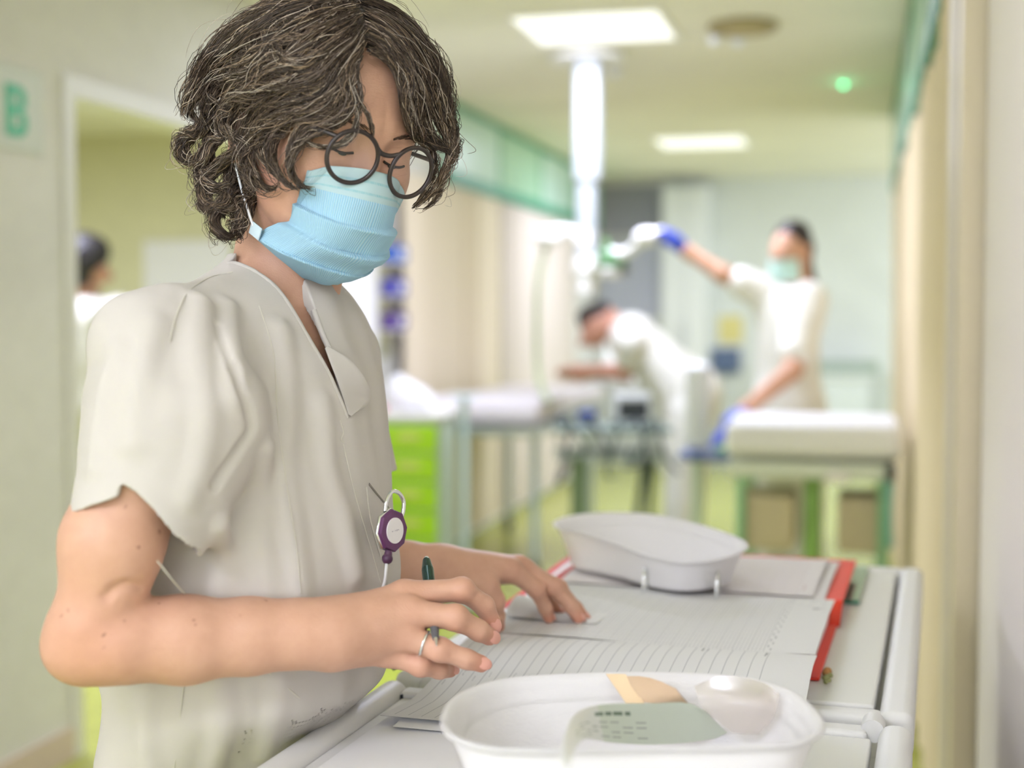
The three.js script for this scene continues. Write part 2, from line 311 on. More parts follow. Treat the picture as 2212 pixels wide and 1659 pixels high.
const GLOW = 0.74, CXR = -1.105;
ceilingPanel(CXR, -5.86, 0.6, 0.6, 'large bright square ceiling light panel above the white column', LAMP_POWER, GLOW);
ceilingPanel(CXR, -9.87, 0.6, 0.6, 'smaller looking bright ceiling light panel farther down the corridor', LAMP_POWER, GLOW);
ceilingPanel(CXR, -1.86, 0.6, 0.6, 'ceiling light panel overhead, above the woman in glasses', LAMP_POWER * 0.1, GLOW);
ceilingPanel(CXR, 1.1, 0.6, 0.6, 'ceiling light panel behind the viewer', LAMP_POWER * 0.7, GLOW);
ceilingPanel(-4.2, -5.4, 0.6, 0.6, 'ceiling light panel in the room behind the doorway', LAMP_POWER * 2.5, GLOW);
// wall-mounted uplights, above the picture
for (const [x, z, sgn, label] of [[XL + 0.1, 0.7, 1, 'wall uplight high on the left wall beside the viewer'], [XL + 0.1, 1.95, 1, 'wall uplight high on the left wall behind the viewer'], [XR - 0.02, 1.0, -1, 'wall uplight high on the right wall behind the viewer']]) {
  const g = thing('wall_uplight', label, 'wall light', V3(x, 2.3, z), 0, 'wall uplights');
  part(g, 'trough', merge([rbox(0.16, 0.012, 1.2, 0, 0, 0, 0.004), rbox(0.012, 0.09, 1.2, 0.074, 0.045, 0, 0.004), rbox(0.012, 0.09, 1.2, -0.074, 0.045, 0, 0.004)]), mWhite);
  const e = M('#ffffff', 0.6); e.emissive = new THREE.Color(1, 0.99, 0.96); e.emissiveIntensity = GLOW;
  part(g, 'tube', cyl(V3(0, 0.03, -0.56), V3(0, 0.03, 0.56), 0.013), e);
  const l = new THREE.RectAreaLight(LAMP_COLOR, UP_POWER, 0.12, 1.1); l.position.set(0, 0.07, 0); l.rotation.x = Math.PI / 2; l.name = 'uplight_lamp'; g.add(l);
}
// ---------------------------------------------------------------- trolleys (own axes: u away from the viewer, v to the right)
const ALPHA = THREE.MathUtils.degToRad(17.1), sA = Math.sin(ALPHA), cA = Math.cos(ALPHA), TOP = EYE - 0.424;
const U = (u, v, y) => V3(u * sA + v * cA, y, -(u * cA - v * sA));              // -> camera's level frame
const onTable = (px, py, y) => { const d = V(px, py, 1).sub(V3(0, EYE, 0)), t = (y - EYE) / d.y; return V3(d.x * t, y, d.z * t); };
const uvOf = (p) => ({ u: p.x * sA - p.z * cA, v: p.x * cA + p.z * sA });
const TT = YAW - ALPHA;
function trolleyThing(name, label, category, u, v, y = 0, group) { const o = thing(name, label, category, toWorld(U(u, v, y)), TT, group); o.__uv = [u, v, y]; return o; }
const LV = (o, u, v, y) => V3(v - o.__uv[1], y - o.__uv[2], -(u - o.__uv[0]));     // trolley axes -> that thing's own frame
const lbox = (o, u0, u1, v0, v1, y0, y1, r = 0.004) => { const a = LV(o, (u0 + u1) / 2, (v0 + v1) / 2, (y0 + y1) / 2); return rbox(v1 - v0, y1 - y0, u1 - u0, a.x, a.y, a.z, r); };
const mTrolley = M('#ecebe6', 0.35, { bumpMap: withRep(fineNoise, 8), bumpScale: 0.0001 });
const mTrolleyGrey = M('#d6d3cb', 0.45);
function castors(o, u0, u1, v0, v1) {
  for (const u of [u0 + 0.06, u1 - 0.06]) for (const v of [v0 + 0.06, v1 - 0.06]) {
    const c = part(o, 'castor', new THREE.TorusGeometry(0.032, 0.014, 10, 24).rotateY(Math.PI / 2).translate(...LV(o, u, v, 0.046).toArray()), mDark);
    part(c, 'fork', merge([lbox(o, u - 0.012, u + 0.012, v - 0.024, v - 0.019, 0.03, 0.11), lbox(o, u - 0.012, u + 0.012, v + 0.019, v + 0.024, 0.03, 0.11), lbox(o, u - 0.02, u + 0.02, v - 0.024, v + 0.024, 0.1, 0.12)]), mSteel);
  }
}
{
  const u0 = 1.505, u1 = 2.40, v0 = -0.61, v1 = -0.02, o = trolleyThing('chart_trolley', 'white chart trolley carrying the open red binder', 'trolley', (u0 + u1) / 2, (v0 + v1) / 2);
  part(o, 'top_board', lbox(o, u0 + 0.035, u1 - 0.035, v0 + 0.04, v1 - 0.042, TOP - 0.022, TOP), mTrolley);
  part(o, 'side_rail', lbox(o, u0, u1, v1 - 0.036, v1, TOP - 0.05, TOP + 0.003, 0.012), mTrolley);
  part(o, 'side_rail', lbox(o, u0, u1, v0, v0 + 0.036, TOP - 0.05, TOP + 0.003, 0.012), mTrolley);
  part(o, 'end_rail', lbox(o, u1 - 0.031, u1, v0 + 0.03, v1 - 0.03, TOP - 0.05, TOP + 0.002, 0.01), mTrolley);
  part(o, 'end_rail', lbox(o, u0, u0 + 0.031, v0 + 0.03, v1 - 0.03, TOP - 0.05, TOP - 0.001, 0.01), mTrolley);
  part(o, 'cabinet', lbox(o, u0 + 0.03, u1 - 0.03, v0 + 0.03, v1 - 0.03, 0.13, TOP - 0.03), mTrolley);
  for (let i = 0; i < 3; i++) { const d = part(o, 'drawer', lbox(o, u0 + 0.02, u0 + 0.034, v0 + 0.05, v1 - 0.05, 0.16 + i * 0.25, 0.395 + i * 0.25), mTrolleyGrey); part(d, 'handle', cyl(LV(o, u0 + 0.006, v0 + 0.2, 0.33 + i * 0.25), LV(o, u0 + 0.006, v1 - 0.2, 0.33 + i * 0.25), 0.006), mSteel); }
  part(o, 'spring_clip', tube([LV(o, u0 + 0.01, v0 - 0.004, TOP + 0.004), LV(o, u0 + 0.022, v0 + 0.006, TOP + 0.011), LV(o, u0 + 0.03, v0 + 0.02, TOP + 0.008), LV(o, u0 + 0.02, v0 + 0.032, TOP + 0.004)], 0.0022, 24, 8), M('#4d5557', 0.3, { metalness: 0.8 }), 'dark spring clip');
  castors(o, u0, u1, v0, v1);
}
{
  const u0 = 0.86, u1 = 1.475, v0 = -0.61, v1 = -0.02, o = trolleyThing('side_trolley', 'white trolley with tubular rail holding the blurred front bowl', 'trolley', (u0 + u1) / 2, (v0 + v1) / 2);
  part(o, 'top_board', lbox(o, u0, u1 - 0.03, v0 + 0.034, v1 - 0.04, TOP - 0.026, TOP - 0.008), mTrolley);
  const r = 0.017, y = TOP - 0.012;
  part(o, 'side_rail', tube([LV(o, u0, v0 + r, y), LV(o, u0 + 0.3, v0 + r, y), LV(o, u1 - 0.012, v0 + r, y)], r, 24, 20), mTrolley);
  part(o, 'side_rail', lbox(o, u0, u1 - 0.004, v1 - 0.034, v1, TOP - 0.05, TOP + 0.003, 0.014), mTrolley);
  part(o, 'end_cap', new THREE.SphereGeometry(r, 20, 14).translate(...LV(o, u1 - 0.012, v0 + r, y).toArray()), mTrolley);
  part(o, 'cross_bar', lbox(o, u1 - 0.03, u1 - 0.002, v0 + 0.03, v1 - 0.045, TOP - 0.036, TOP - 0.002, 0.006), mTrolley);
  part(o, 'gap_strip', lbox(o, u1 - 0.033, u1 - 0.0295, v0 + 0.034, v0 + 0.037, TOP - 0.03, TOP - 0.004, 0.001), mDark, 'dark joint line beside the rail');
  part(o, 'hinge', cyl(LV(o, u1 - 0.02, v1 - 0.04, TOP - 0.004), LV(o, u1 + 0.012, v1 - 0.04, TOP - 0.004), 0.012), mTrolley);
  part(o, 'cabinet', lbox(o, u0, u1 - 0.04, v0 + 0.05, v1 - 0.05, 0.13, TOP - 0.03), mTrolley);
  castors(o, u0, u1, v0, v1);
}

// ---------------------------------------------------------------- printed sheets
function canvasTex(w, h, draw) { const c = document.createElement('canvas'); c.width = w; c.height = h; const x = c.getContext('2d'); draw(x, w, h); const t = new THREE.CanvasTexture(c); t.colorSpace = THREE.SRGBColorSpace; t.anisotropy = 8; return t; }
const scribble = (x, a, b, len, hgt, col) => { x.fillStyle = col; for (let s = 0; s < len;) { const w = 3 + rnd() * 9; x.fillRect(a + s, b + rnd() * 2, w, hgt * (0.6 + rnd() * 0.4)); s += w + 2 + (rnd() < 0.2 ? 7 : 1); } };
const vscrib = (x, a, b, len, wid, col) => { x.fillStyle = col; for (let s = 0; s < len;) { const w = 3 + rnd() * 7; x.fillRect(a + rnd() * 2, b + s, wid * (0.6 + rnd() * 0.4), w); s += w + 2 + (rnd() < 0.2 ? 6 : 1); } };
const gridTex = canvasTex(1400, 1060, (x, w, h) => {
  x.fillStyle = '#f4f3f1'; x.fillRect(0, 0, w, h); x.lineWidth = 1.6;
  for (let i = 0; i <= 72; i++) { x.strokeStyle = i % 4 ? '#c9c8c8' : '#a5a5a6'; const a = 40 + i * 16; x.beginPath(); x.moveTo(a, 20); x.lineTo(a, h - 6); x.stroke(); }
  for (let j = 0; j <= 42; j++) { x.strokeStyle = j % 3 ? '#cfcecd' : '#b0afb0'; const b = 20 + j * 24; x.beginPath(); x.moveTo(40, b); x.lineTo(1192, b); x.stroke(); }
  for (let j = 0; j < 22; j++) vscrib(x, 1200 + (j % 2) * 14, 40 + j * 46, 30, 7, '#9a9a9a');
  for (let j = 0; j < 6; j++) { scribble(x, 1240 + (j % 3) * 50, 30 + j * 42, 26, 7, '#8f8f90'); }
  x.fillStyle = '#77777a'; x.fillRect(1318, 250, 34, 9); x.fillRect(1318, 264, 28, 9); x.fillRect(1200, 22, 26, 6); x.fillRect(1290, 22, 44, 6);
});
const lineTex = canvasTex(1400, 1060, (x, w, h) => {
  x.fillStyle = '#f4f3f1'; x.fillRect(0, 0, w, h); x.lineWidth = 2; x.strokeStyle = '#a3a3a5';
  x.strokeStyle = '#c4c3c4'; x.beginPath(); x.moveTo(30, 12); x.lineTo(1220, 12); x.stroke();
  x.strokeStyle = '#9d9da0'; for (let i = 0; i <= 24; i++) { const a = 40 + i * 49; x.beginPath(); x.moveTo(a, 14); x.lineTo(a, h - 30); x.stroke(); }
  vscrib(x, 1200, 26, 70, 10, '#77777a'); vscrib(x, 948, 20, 60, 8, '#7d7d80'); vscrib(x, 970, 30, 44, 6, '#8d8d90');
  for (let i = 0; i < 18; i++) vscrib(x, 50 + i * 49 + rnd() * 12, 500 + rnd() * 120, 40, 4, '#b5b5b6');
});
const farTex = canvasTex(1400, 1060, (x, w, h) => {
  x.fillStyle = '#f5efee'; x.fillRect(0, 0, w, h); x.lineWidth = 1.6;
  for (let i = 0; i <= 80; i++) { x.strokeStyle = i % 5 ? '#e6d6d2' : '#d4c1be'; x.beginPath(); x.moveTo(30 + i * 16, 20); x.lineTo(30 + i * 16, h - 20); x.stroke(); }
  for (let j = 0; j <= 40; j++) { x.strokeStyle = '#e3d3cf'; x.beginPath(); x.moveTo(30, 20 + j * 25); x.lineTo(1310, 20 + j * 25); x.stroke(); }
  vscrib(x, 1330, 820, 120, 10, '#cfa9a4');
});
// ---------------------------------------------------------------- open ring binder
{
  const uH = 1.935, vl = -0.555, vr = -0.135, o = trolleyThing('ring_binder', 'open red ring binder of printed charts lying on the trolley', 'binder', uH, (vl + vr) / 2, TOP);
  const PY = EYE - 0.389, mRed = M('#e2341f', 0.45), L = (u, v, y) => LV(o, u, v, y);
  part(o, 'cover', lbox(o, uH + 0.03, 2.3, vl, vr + 0.012, PY - 0.012, PY - 0.008, 0.0015), mRed, 'glossy red back cover');
  part(o, 'cover', lbox(o, 1.62, uH - 0.03, vl + 0.004, vr + 0.008, TOP + 0.001, TOP + 0.005, 0.0015), mRed, 'glossy red front cover');
  part(o, 'spine', sheet([0, 1, 2, 3, 4].map((i) => [0, 1].map((j) => L(uH - 0.03 + i * 0.015, j ? vr + 0.012 : vl, mix(TOP + 0.004, PY - 0.011, i / 4)))), 0.003), mRed);
  const blk = (u0, u1, v0, v1, y0, y1) => lbox(o, u0, u1, v0, v1, y0, y1, 0.001);
  part(o, 'back_support', blk(uH + 0.04, 2.28, vl + 0.02, vr - 0.005, TOP + 0.008, PY - 0.0125), M('#c9372a', 0.6));
  part(o, 'page_block', blk(1.64, uH - 0.012, vl + 0.012, vr - 0.004, TOP + 0.0055, PY - 0.003), M('#efecea', 0.85));
  // printed pages
  const page = (name, ua, ub, va, vb, hf, tex, label, nu = 26, nv = 40) => {
    const rows = []; for (let i = 0; i <= nu; i++) { const r = []; for (let j = 0; j <= nv; j++) { const u = mix(ua, ub, i / nu), v = mix(va, vb, j / nv); const s = hf(i / nu, j / nv, u, v); r.push(L(u, v + (s.v || 0), s.y)); } rows.push(r); }
    return part(o, name, sheet(rows, 0.0005), M('#eaeae8', 0.8, { map: tex }), label);
  };
  page('page', 2.265, uH + 0.01, vl + 0.02, vr - 0.012, (a, b, u, v) => ({ y: PY - 0.006 + 0.004 * Math.sin(Math.PI * Math.min(a * 1.1, 1)) * (1 - 0.3 * b) + 0.0015 * Math.sin(b * 9 + 1) * (1 - a) }), farTex, 'pinkish grid chart on the far side');
  page('page', 2.25, uH + 0.02, vl + 0.03, vr - 0.028, (a, b) => ({ y: PY - 0.003 + 0.0045 * Math.sin(Math.PI * Math.min(a * 1.1, 1)) + 0.0015 * Math.sin(b * 8) * (1 - a) }), farTex, 'loose chart sheet with a torn corner');
  page('page', uH - 0.004, 1.612, vl + 0.022, vr + 0.004, (a, b) => ({ y: PY - 0.002 + 0.004 * Math.sin(a * Math.PI) + 0.0015 * Math.sin(b * 7) }), gridTex, 'finely ruled grid chart');
  page('page', 1.612, 1.335, vl + 0.022, vr + 0.006, (a, b, u) => { const f = sstep(0.1, 0.75, a); return { y: mix(PY - 0.0022, TOP + 0.004, f) + 0.007 * Math.sin(Math.PI * Math.min(1, a * 1.3)) * (0.4 + 0.8 * Math.exp(-b * 3)), v: -0.015 * a * a * (1 - b) * 1.5 }; }, lineTex, 'fold-out chart page of long ruled lines');
  // lifted page under the fingers
  page('page', 1.765, 1.675, vl + 0.03, -0.405, (a, b) => ({ y: PY + 0.003 + 0.018 * Math.pow(1 - b, 2) * Math.sin(Math.PI * (0.15 + 0.8 * a)) }), gridTex, 'lifted page edge under the fingers', 14, 24);
  for (const v of [-0.39, -0.288]) {
    const pts = []; for (let i = 0; i <= 16; i++) { const t = Math.PI * i / 16; pts.push(L(uH - 0.03 + 0.015 * Math.cos(t), v, PY - 0.006 + 0.04 * Math.sin(t))); }
    part(o, 'binder_ring', tube(pts, 0.0021, 40, 10), mChrome, 'chrome binder ring');
  }
  part(o, 'ring_plate', lbox(o, uH - 0.028, uH + 0.018, -0.46, -0.22, TOP + 0.006, PY - 0.0095, 0.002), mSteel);
  part(o, 'bookmark_ribbon', sheet([0, 1, 2, 3, 4, 5, 6].map((i) => [0, 1].map((j) => L(mix(1.585, 2.27, i / 6), vl - 0.004 + j * 0.011, PY + 0.0015 - 0.004 * Math.sin(i)))), 0.0012), M('#e0483c', 0.6), 'thin red strip along the left edge');
}
{ // glass clipboard under the binder
  const o = trolleyThing('glass_plate', 'thin green-edged glass plate sticking out under the red binder', 'glass plate', 2.22, -0.2, TOP);
  part(o, 'pane', lbox(o, 2.075, 2.36, -0.3, -0.106, TOP + 0.0005, TOP + 0.0065, 0.001), M('#e9f4ee', 0.04, { transmission: 0.85, thickness: 0.006, ior: 1.5, attenuationColor: new THREE.Color('#3f9a7a'), attenuationDistance: 0.03 }));
  part(o, 'edge', lbox(o, 2.0725, 2.075, -0.3, -0.106, TOP + 0.0008, TOP + 0.006, 0.0008), M('#2f7d62', 0.2), 'dark green cut edge');
}
{ // gold key ring hanging at the page edge
  const p = onTable(1788, 1462, TOP + 0.004), q = uvOf(p), o = trolleyThing('beaded_cord', 'small brown beaded cord beside the page edge', 'cord', q.u, q.v, TOP);
  for (let i = 0; i < 7; i++) part(o, 'bead', new THREE.SphereGeometry(i > 4 ? 0.0055 : 0.003, 12, 8).translate(0.003 * Math.sin(i * 2), 0.006, (i - 4) * -0.0075 + 0.0), i > 4 ? M('#a8763a', 0.5) : M('#8d8f5a', 0.5));
}
// ---------------------------------------------------------------- loose papers on the near trolley
{
  const noteTex = canvasTex(700, 990, (x, w, h) => {
    x.fillStyle = '#f3f2ef'; x.fillRect(0, 0, w, h);
    for (let j = 0; j < 8; j++) for (let k = 0; k < 1; k++) scribble(x, 330, 500 + j * 22, 200 - (j % 3) * 30, 9, '#8b8f88');
  });
  const o = trolleyThing('printed_sheet', 'white sheet with a small block of grey print, left of the front bowl', 'paper', 1.2, -0.44, TOP - 0.008);
  const rows = []; for (let i = 0; i <= 12; i++) { const r = []; for (let j = 0; j <= 10; j++) r.push(LV(o, mix(1.42, 1.0, i / 12), mix(-0.56, -0.26, j / 10) + 0.0, TOP - 0.0072 + 0.003 * Math.abs(Math.sin(j * 0.5) * Math.sin(i * 0.4)))); rows.push(r); }
  part(o, 'sheet', sheet(rows, 0.0006), M('#ffffff', 0.8, { map: noteTex }));
  const o2 = trolleyThing('folded_form', 'white form with a grey printed block beside the page corner', 'paper', 1.4, -0.45, TOP);
  const tex2 = canvasTex(400, 400, (x) => { x.fillStyle = '#f3f2ef'; x.fillRect(0, 0, 400, 400); x.fillStyle = '#aaa49e'; x.fillRect(30, 130, 190, 70); x.fillRect(170, 190, 90, 60); x.fillRect(30, 90, 60, 50); });
  const rows2 = []; for (let i = 0; i <= 8; i++) { const r = []; for (let j = 0; j <= 8; j++) r.push(LV(o2, mix(1.44, 1.32, i / 8), mix(-0.535, -0.4, j / 8), TOP - 0.001 + (i < 3 ? 0.004 : 0.004 - 0.001 * (i - 3)))); rows2.push(r); }
  part(o2, 'sheet', sheet(rows2, 0.0006), M('#ffffff', 0.8, { map: tex2 }));
}
// ---------------------------------------------------------------- pulp kidney bowls
const pulpBump = dataTex(256, (u, v) => 0.5 + 0.3 * tileNoise(u, v, 40, 5.5) + 0.2 * tileNoise(u, v, 120, 2.5));
const mPulp = M('#efecea', 0.6, { bumpMap: withRep(pulpBump, 2), bumpScale: 0.0004 });
function bowlGeo(rim, floorY, c0, profile) {
  const N = rim.length, pos = [], idx = [], uv = [], mid = rim.reduce((s, p) => s.add(p), V3(0, 0, 0)).multiplyScalar(1 / N);
  const c = c0 || mid; let len = 0;
  profile.forEach(([s, t, dy], k) => rim.forEach((p, i) => {
    const x = mix(c.x, p.x, s), z = mix(c.z, p.z, s), y = mix(p.y, floorY, t) + dy; pos.push(x, y, z); uv.push(i / N * 3, k / 6);
  }));
  for (let k = 0; k < profile.length - 1; k++) for (let i = 0; i < N; i++) { const a = k * N + i, b = k * N + (i + 1) % N, d = a + N, e = b + N; idx.push(a, d, e, a, e, b); }
  const g = new THREE.BufferGeometry(); g.setAttribute('position', new THREE.Float32BufferAttribute(pos, 3)); g.setAttribute('uv', new THREE.Float32BufferAttribute(uv, 2)); g.setIndex(idx); g.computeVertexNormals(); return g;
}
const bowlProfile = (b) => [[0, 1, 0], [b * 0.6, 1, 0], [b * 0.93, 1, 0], [b, 0.96, 0], [b * 1.03, 0.9, 0], [mix(b, 0.94, 0.5), 0.5, 0], [0.945, 0.1, 0], [0.955, 0.045, 0], [0.985, 0.03, 0], [1.0, 0.015, 0], [1.004, 0, -0.0005], [0.998, 0, 0.0015], [0.985, 0, 0.002], [0.965, 0, 0.0012], [0.945, 0.02, 0], [0.925, 0.09, 0], [0.915, 0.2, 0], [0.885, 0.235, 0], [mix(b, 0.915, 0.45), 0.55, 0], [b * 0.985, 0.88, 0.002], [b * 0.94, 0.94, 0.003], [b * 0.85, 0.96, 0.0032], [b * 0.5, 0.965, 0.0032], [0, 0.965, 0.0032]];
{
  const PY = EYE - 0.389 + 0.0035;
  const pts = [[1195, 1130, .322], [1225, 1117, .316], [1300, 1109, .313], [1400, 1112, .313], [1490, 1129, .315], [1560, 1150, .318], [1605, 1168, .324], [1617, 1182, .329], [1590, 1199, .335], [1530, 1214, .338], [1470, 1217, .34], [1400, 1202, .337], [1330, 1177, .332], [1260, 1155, .327], [1210, 1143, .324]].map(([x, y, h]) => onTable(x, y, EYE - h));
  const rim = catmull(pts, 96, true).slice(0, 96), c = rim.reduce((s, p) => s.add(p), V3(0, 0, 0)).multiplyScalar(1 / 96);
  const o = vthing('kidney_bowl', 'white pulp kidney bowl standing on the open binder', 'bowl', V3(c.x, PY, c.z), 'pulp kidney bowls');
  vpart(o, 'bowl', bowlGeo(rim, PY, V3(c.x + 0.012, 0, c.z - 0.005), bowlProfile(0.8)), mPulp);
  // pale yellow crumpled swab in it
  const sw = vthing('cotton_swab', 'small pale yellow crumpled swab inside the far bowl', 'swab', V3(c.x, PY + 0.004, c.z));
  const q = onTable(1405, 1172, PY + 0.022), f = (x, y, z) => { let d = 9; const k = [[0, 0, 0, .014], [.022, .003, -.006, .012], [-.02, -.002, .004, .01], [.036, -.004, .004, .009], [-.036, -.003, .006, .008], [.008, .008, .006, .009]]; for (const [a, b, e, r] of k) d = smin(d, Math.hypot(x - q.x - a, (y - q.y + 0.006 - b) * 1.15, z - q.z - e) - r, 0.008); return d + 0.003 * noise3(x * 160, y * 160, z * 160); };
  vpart(sw, 'gauze', meshSDF(f, V3(q.x - .06, q.y - .03, q.z - .03), V3(q.x + .06, q.y + .03, q.z + .03), 0.0022), M('#f3e7bf', 0.9));
}
{
  const FY = TOP - 0.002, h = 0.335;
  const pts = [[952, 1560], [985, 1505], [1080, 1470], [1250, 1457], [1450, 1455], [1600, 1464], [1700, 1490], [1765, 1538], [1780, 1578], [1735, 1606], [1600, 1615], [1400, 1618], [1200, 1623], [1050, 1618], [975, 1595]].map(([x, y]) => onTable(x, y, EYE - h));
  const rim = catmull(pts, 96, true).slice(0, 96), c = rim.reduce((s, p) => s.add(p), V3(0, 0, 0)).multiplyScalar(1 / 96);
  const o = vthing('kidney_bowl', 'white pulp bowl in front, blurred, holding torn packaging', 'bowl', V3(c.x, FY, c.z), 'pulp kidney bowls');
  vpart(o, 'bowl', bowlGeo(rim, FY, c, bowlProfile(0.78)), mPulp);
  // torn packaging
  const strip = (name, label, cat, ctrl, m, nu = 24, nv = 10, t = 0.0005) => { // ctrl: rows of [px,py,height below eye]
    const rows0 = ctrl.map((r) => catmull(r.map(([x, y, hh]) => onTable(x, y, EYE - hh)), nu)), rows = [];
    for (let j = 0; j <= nu; j++) rows0.length && 0;
    const cols = []; for (let j = 0; j <= nu; j++) cols.push(rows0.length > 2 ? catmull(rows0.map((r) => r[j]), nv) : Array.from({ length: nv + 1 }, (_, k) => rows0[0][j].clone().lerp(rows0[1][j], k / nv)));
    for (let k = 0; k <= nv; k++) rows.push(cols.map((q) => q[k]));
    const b = rows[nv][Math.floor(nu / 2)], g = vthing(name, label, cat, V3(b.x, FY + 0.01, b.z)); vpart(g, 'film', sheet(rows, t), m); return g;
  };
  const labelTex = canvasTex(900, 360, (x) => { x.fillStyle = '#f0f2e8'; x.fillRect(0, 0, 900, 360); x.fillStyle = '#e2ebd6'; x.fillRect(420, 0, 480, 360); x.fillStyle = '#f0f1ea'; x.fillRect(0, 0, 210, 360); x.fillStyle = '#74876c'; for (const [a, w] of [[398, 40], [446, 26], [478, 34], [520, 18]]) x.fillRect(a, 70, w, 34); x.fillStyle = '#b3baa9'; for (let j = 0; j < 4; j++) for (let s = 0; s < 8; s++) if ((s + j) % 3) x.fillRect(230 + s * 46, 160 + j * 46, 34, 13); });
  strip('peel_pouch', 'pale green and white printed peel pouch curling out of the front bowl', 'packaging',
    [[[1212, 1650, .305], [1222, 1582, .312], [1250, 1537, .322], [1305, 1521, .332], [1400, 1520, .338], [1490, 1520, .342], [1525, 1538, .348]], [[1230, 1656, .305], [1240, 1622, .318], [1266, 1596, .34], [1320, 1604, .372], [1410, 1608, .385], [1500, 1602, .388], [1575, 1588, .385]]], M('#ffffff', 0.45, { map: labelTex }));
  const pk = strip('swab_packet', 'peach and tan paper packet against the far side of the front bowl', 'packaging',
    [[[1309, 1456, .331], [1322, 1456, .331], [1336, 1456, .331], [1352, 1457, .331]], [[1352, 1519, .35], [1364, 1519, .35], [1377, 1519, .35], [1392, 1519, .35]]], M('#eed3ac', 0.7));
  const tan = sheet([[[1354, 1461], [1380, 1461], [1405, 1465], [1432, 1474], [1460, 1488]], [[1362, 1480], [1385, 1482], [1412, 1488], [1442, 1498], [1474, 1506]], [[1376, 1500], [1400, 1503], [1428, 1508], [1456, 1513], [1484, 1517]], [[1391, 1517], [1414, 1519], [1440, 1521], [1465, 1523], [1490, 1524]]].map((r, i) => r.map(([x, y]) => onTable(x, y, EYE - .332 - i * 0.006))), 0.0006);
  vpart(pk, 'pouch', tan, M('#d0b494', 0.7), 'tan paper half');
  strip('plastic_film', 'clear plastic film wrapper bulging at the right of the front bowl', 'packaging',
    [[[1500, 1482, .333], [1560, 1461, .33], [1640, 1472, .33], [1684, 1500, .333]], [[1515, 1525, .345], [1580, 1515, .336], [1645, 1525, .338], [1672, 1545, .35]], [[1580, 1582, .372], [1600, 1584, .37], [1620, 1585, .37], [1640, 1586, .372]]], M('#fbf8f5', 0.25, { transmission: 0.82, thickness: 0, ior: 1.4 }));
}
// ---------------------------------------------------------------- the woman in glasses
const person = vthing('person', 'woman in glasses, blue mask and off-white scrubs, writing at the trolley', 'person', V3(-0.30, 0, -1.46));
const D2R = Math.PI / 180;
// head axes: x to her left, y up, z where her face points
const hd = (() => {
  const yaw = 38 * D2R, pit = 21 * D2R, roll = 9 * D2R;
  const fwd = V3(Math.sin(yaw) * Math.cos(pit), -Math.sin(pit), Math.cos(yaw) * Math.cos(pit));
  const L0 = V3(Math.cos(yaw), 0, -Math.sin(yaw)), U0 = fwd.clone().cross(L0);
  const L = L0.clone().multiplyScalar(Math.cos(roll)).addScaledVector(U0, -Math.sin(roll)), Up = fwd.clone().cross(L);
  const s = 1.04, o = V(817, 347, 1.36).addScaledVector(fwd, -0.105 * s).addScaledVector(Up, 0.005 * s);
  return { fwd, L, Up, s, o };
})();
const HL = (x, y, z) => hd.o.clone().addScaledVector(hd.L, x * hd.s).addScaledVector(hd.Up, y * hd.s).addScaledVector(hd.fwd, z * hd.s);
const toHead = (x, y, z) => { const a = x - hd.o.x, b = y - hd.o.y, c = z - hd.o.z, s = 1 / hd.s; return [(a * hd.L.x + b * hd.L.y + c * hd.L.z) * s, (a * hd.Up.x + b * hd.Up.y + c * hd.Up.z) * s, (a * hd.fwd.x + b * hd.fwd.y + c * hd.fwd.z) * s]; };
const cq = (x, y, z, ax, ay, az, bx, by, bz, ra, rb) => cap(x, y, z, { x: ax, y: ay, z: az }, { x: bx, y: by, z: bz }, ra, rb);
function headLocal(x, y, z) {
  const ax = Math.abs(x);
  let d = ell(x, y - 0.036, z + 0.010, 0.074, 0.082, 0.095);
  d = smin(d, ell(x, y + 0.018, z - 0.032, 0.060, 0.086, 0.058), 0.03);
  d = smin(d, cq(ax, y, z, 0.052, -0.055, 0.004, 0.012, -0.100, 0.072, 0.018, 0.019), 0.034);
  d = smin(d, cq(ax, y, z, 0.040, -0.060, 0.045, 0.012, -0.08, 0.075, 0.026, 0.022), 0.03);
  d = smin(d, Math.hypot(ax - 0.040, y + 0.026, z - 0.060) - 0.025, 0.03);
  d = smin(d, cq(ax, y, z, 0.008, 0.022, 0.084, 0.042, 0.020, 0.064, 0.010, 0.012), 0.022);
  d = smax(d, -(ell(ax - 0.031, y + 0.002, z - 0.101, 0.018, 0.013, 0.016)), 0.014);
  d = smin(d, ell(ax - 0.031, y + 0.003, z - 0.0755, 0.0155, 0.0125, 0.0135), 0.005);
  d = smin(d, cq(x, y, z, 0, 0.008, 0.086, 0, -0.042, 0.108, 0.0075, 0.0105), 0.013);
  d = smin(d, Math.hypot(ax - 0.012, y + 0.043, z - 0.094) - 0.009, 0.01);
  // ears
  const ex = ax - 0.0775 - 0.004 * sstep(0, -0.04, z), ey = y + 0.028, ez = z + 0.018;
  let ear = ell(ex, ey - 0.002, ez + ey * 0.25, 0.0075, 0.031, 0.019);
  ear = smax(ear, -ell(ex - 0.009, ey - 0.006, ez - 0.001 + ey * 0.25, 0.008, 0.019, 0.0105), 0.004);
  ear = smin(ear, Math.hypot(ex + 0.001, ey + 0.026, ez - 0.003) - 0.0085, 0.006);
  d = smin(d, ear, 0.007);
  return d * hd.s;
}
const neckTop = HL(0, -0.045, -0.03), neckBase = V(592, 668, 1.465);
const SH = Math.sin(60 * D2R), CH = Math.cos(60 * D2R);                       // shoulder line and chest direction
const Sx = CH, Sz = SH === 0 ? 0 : -SH, Tx = SH, Tz = CH;
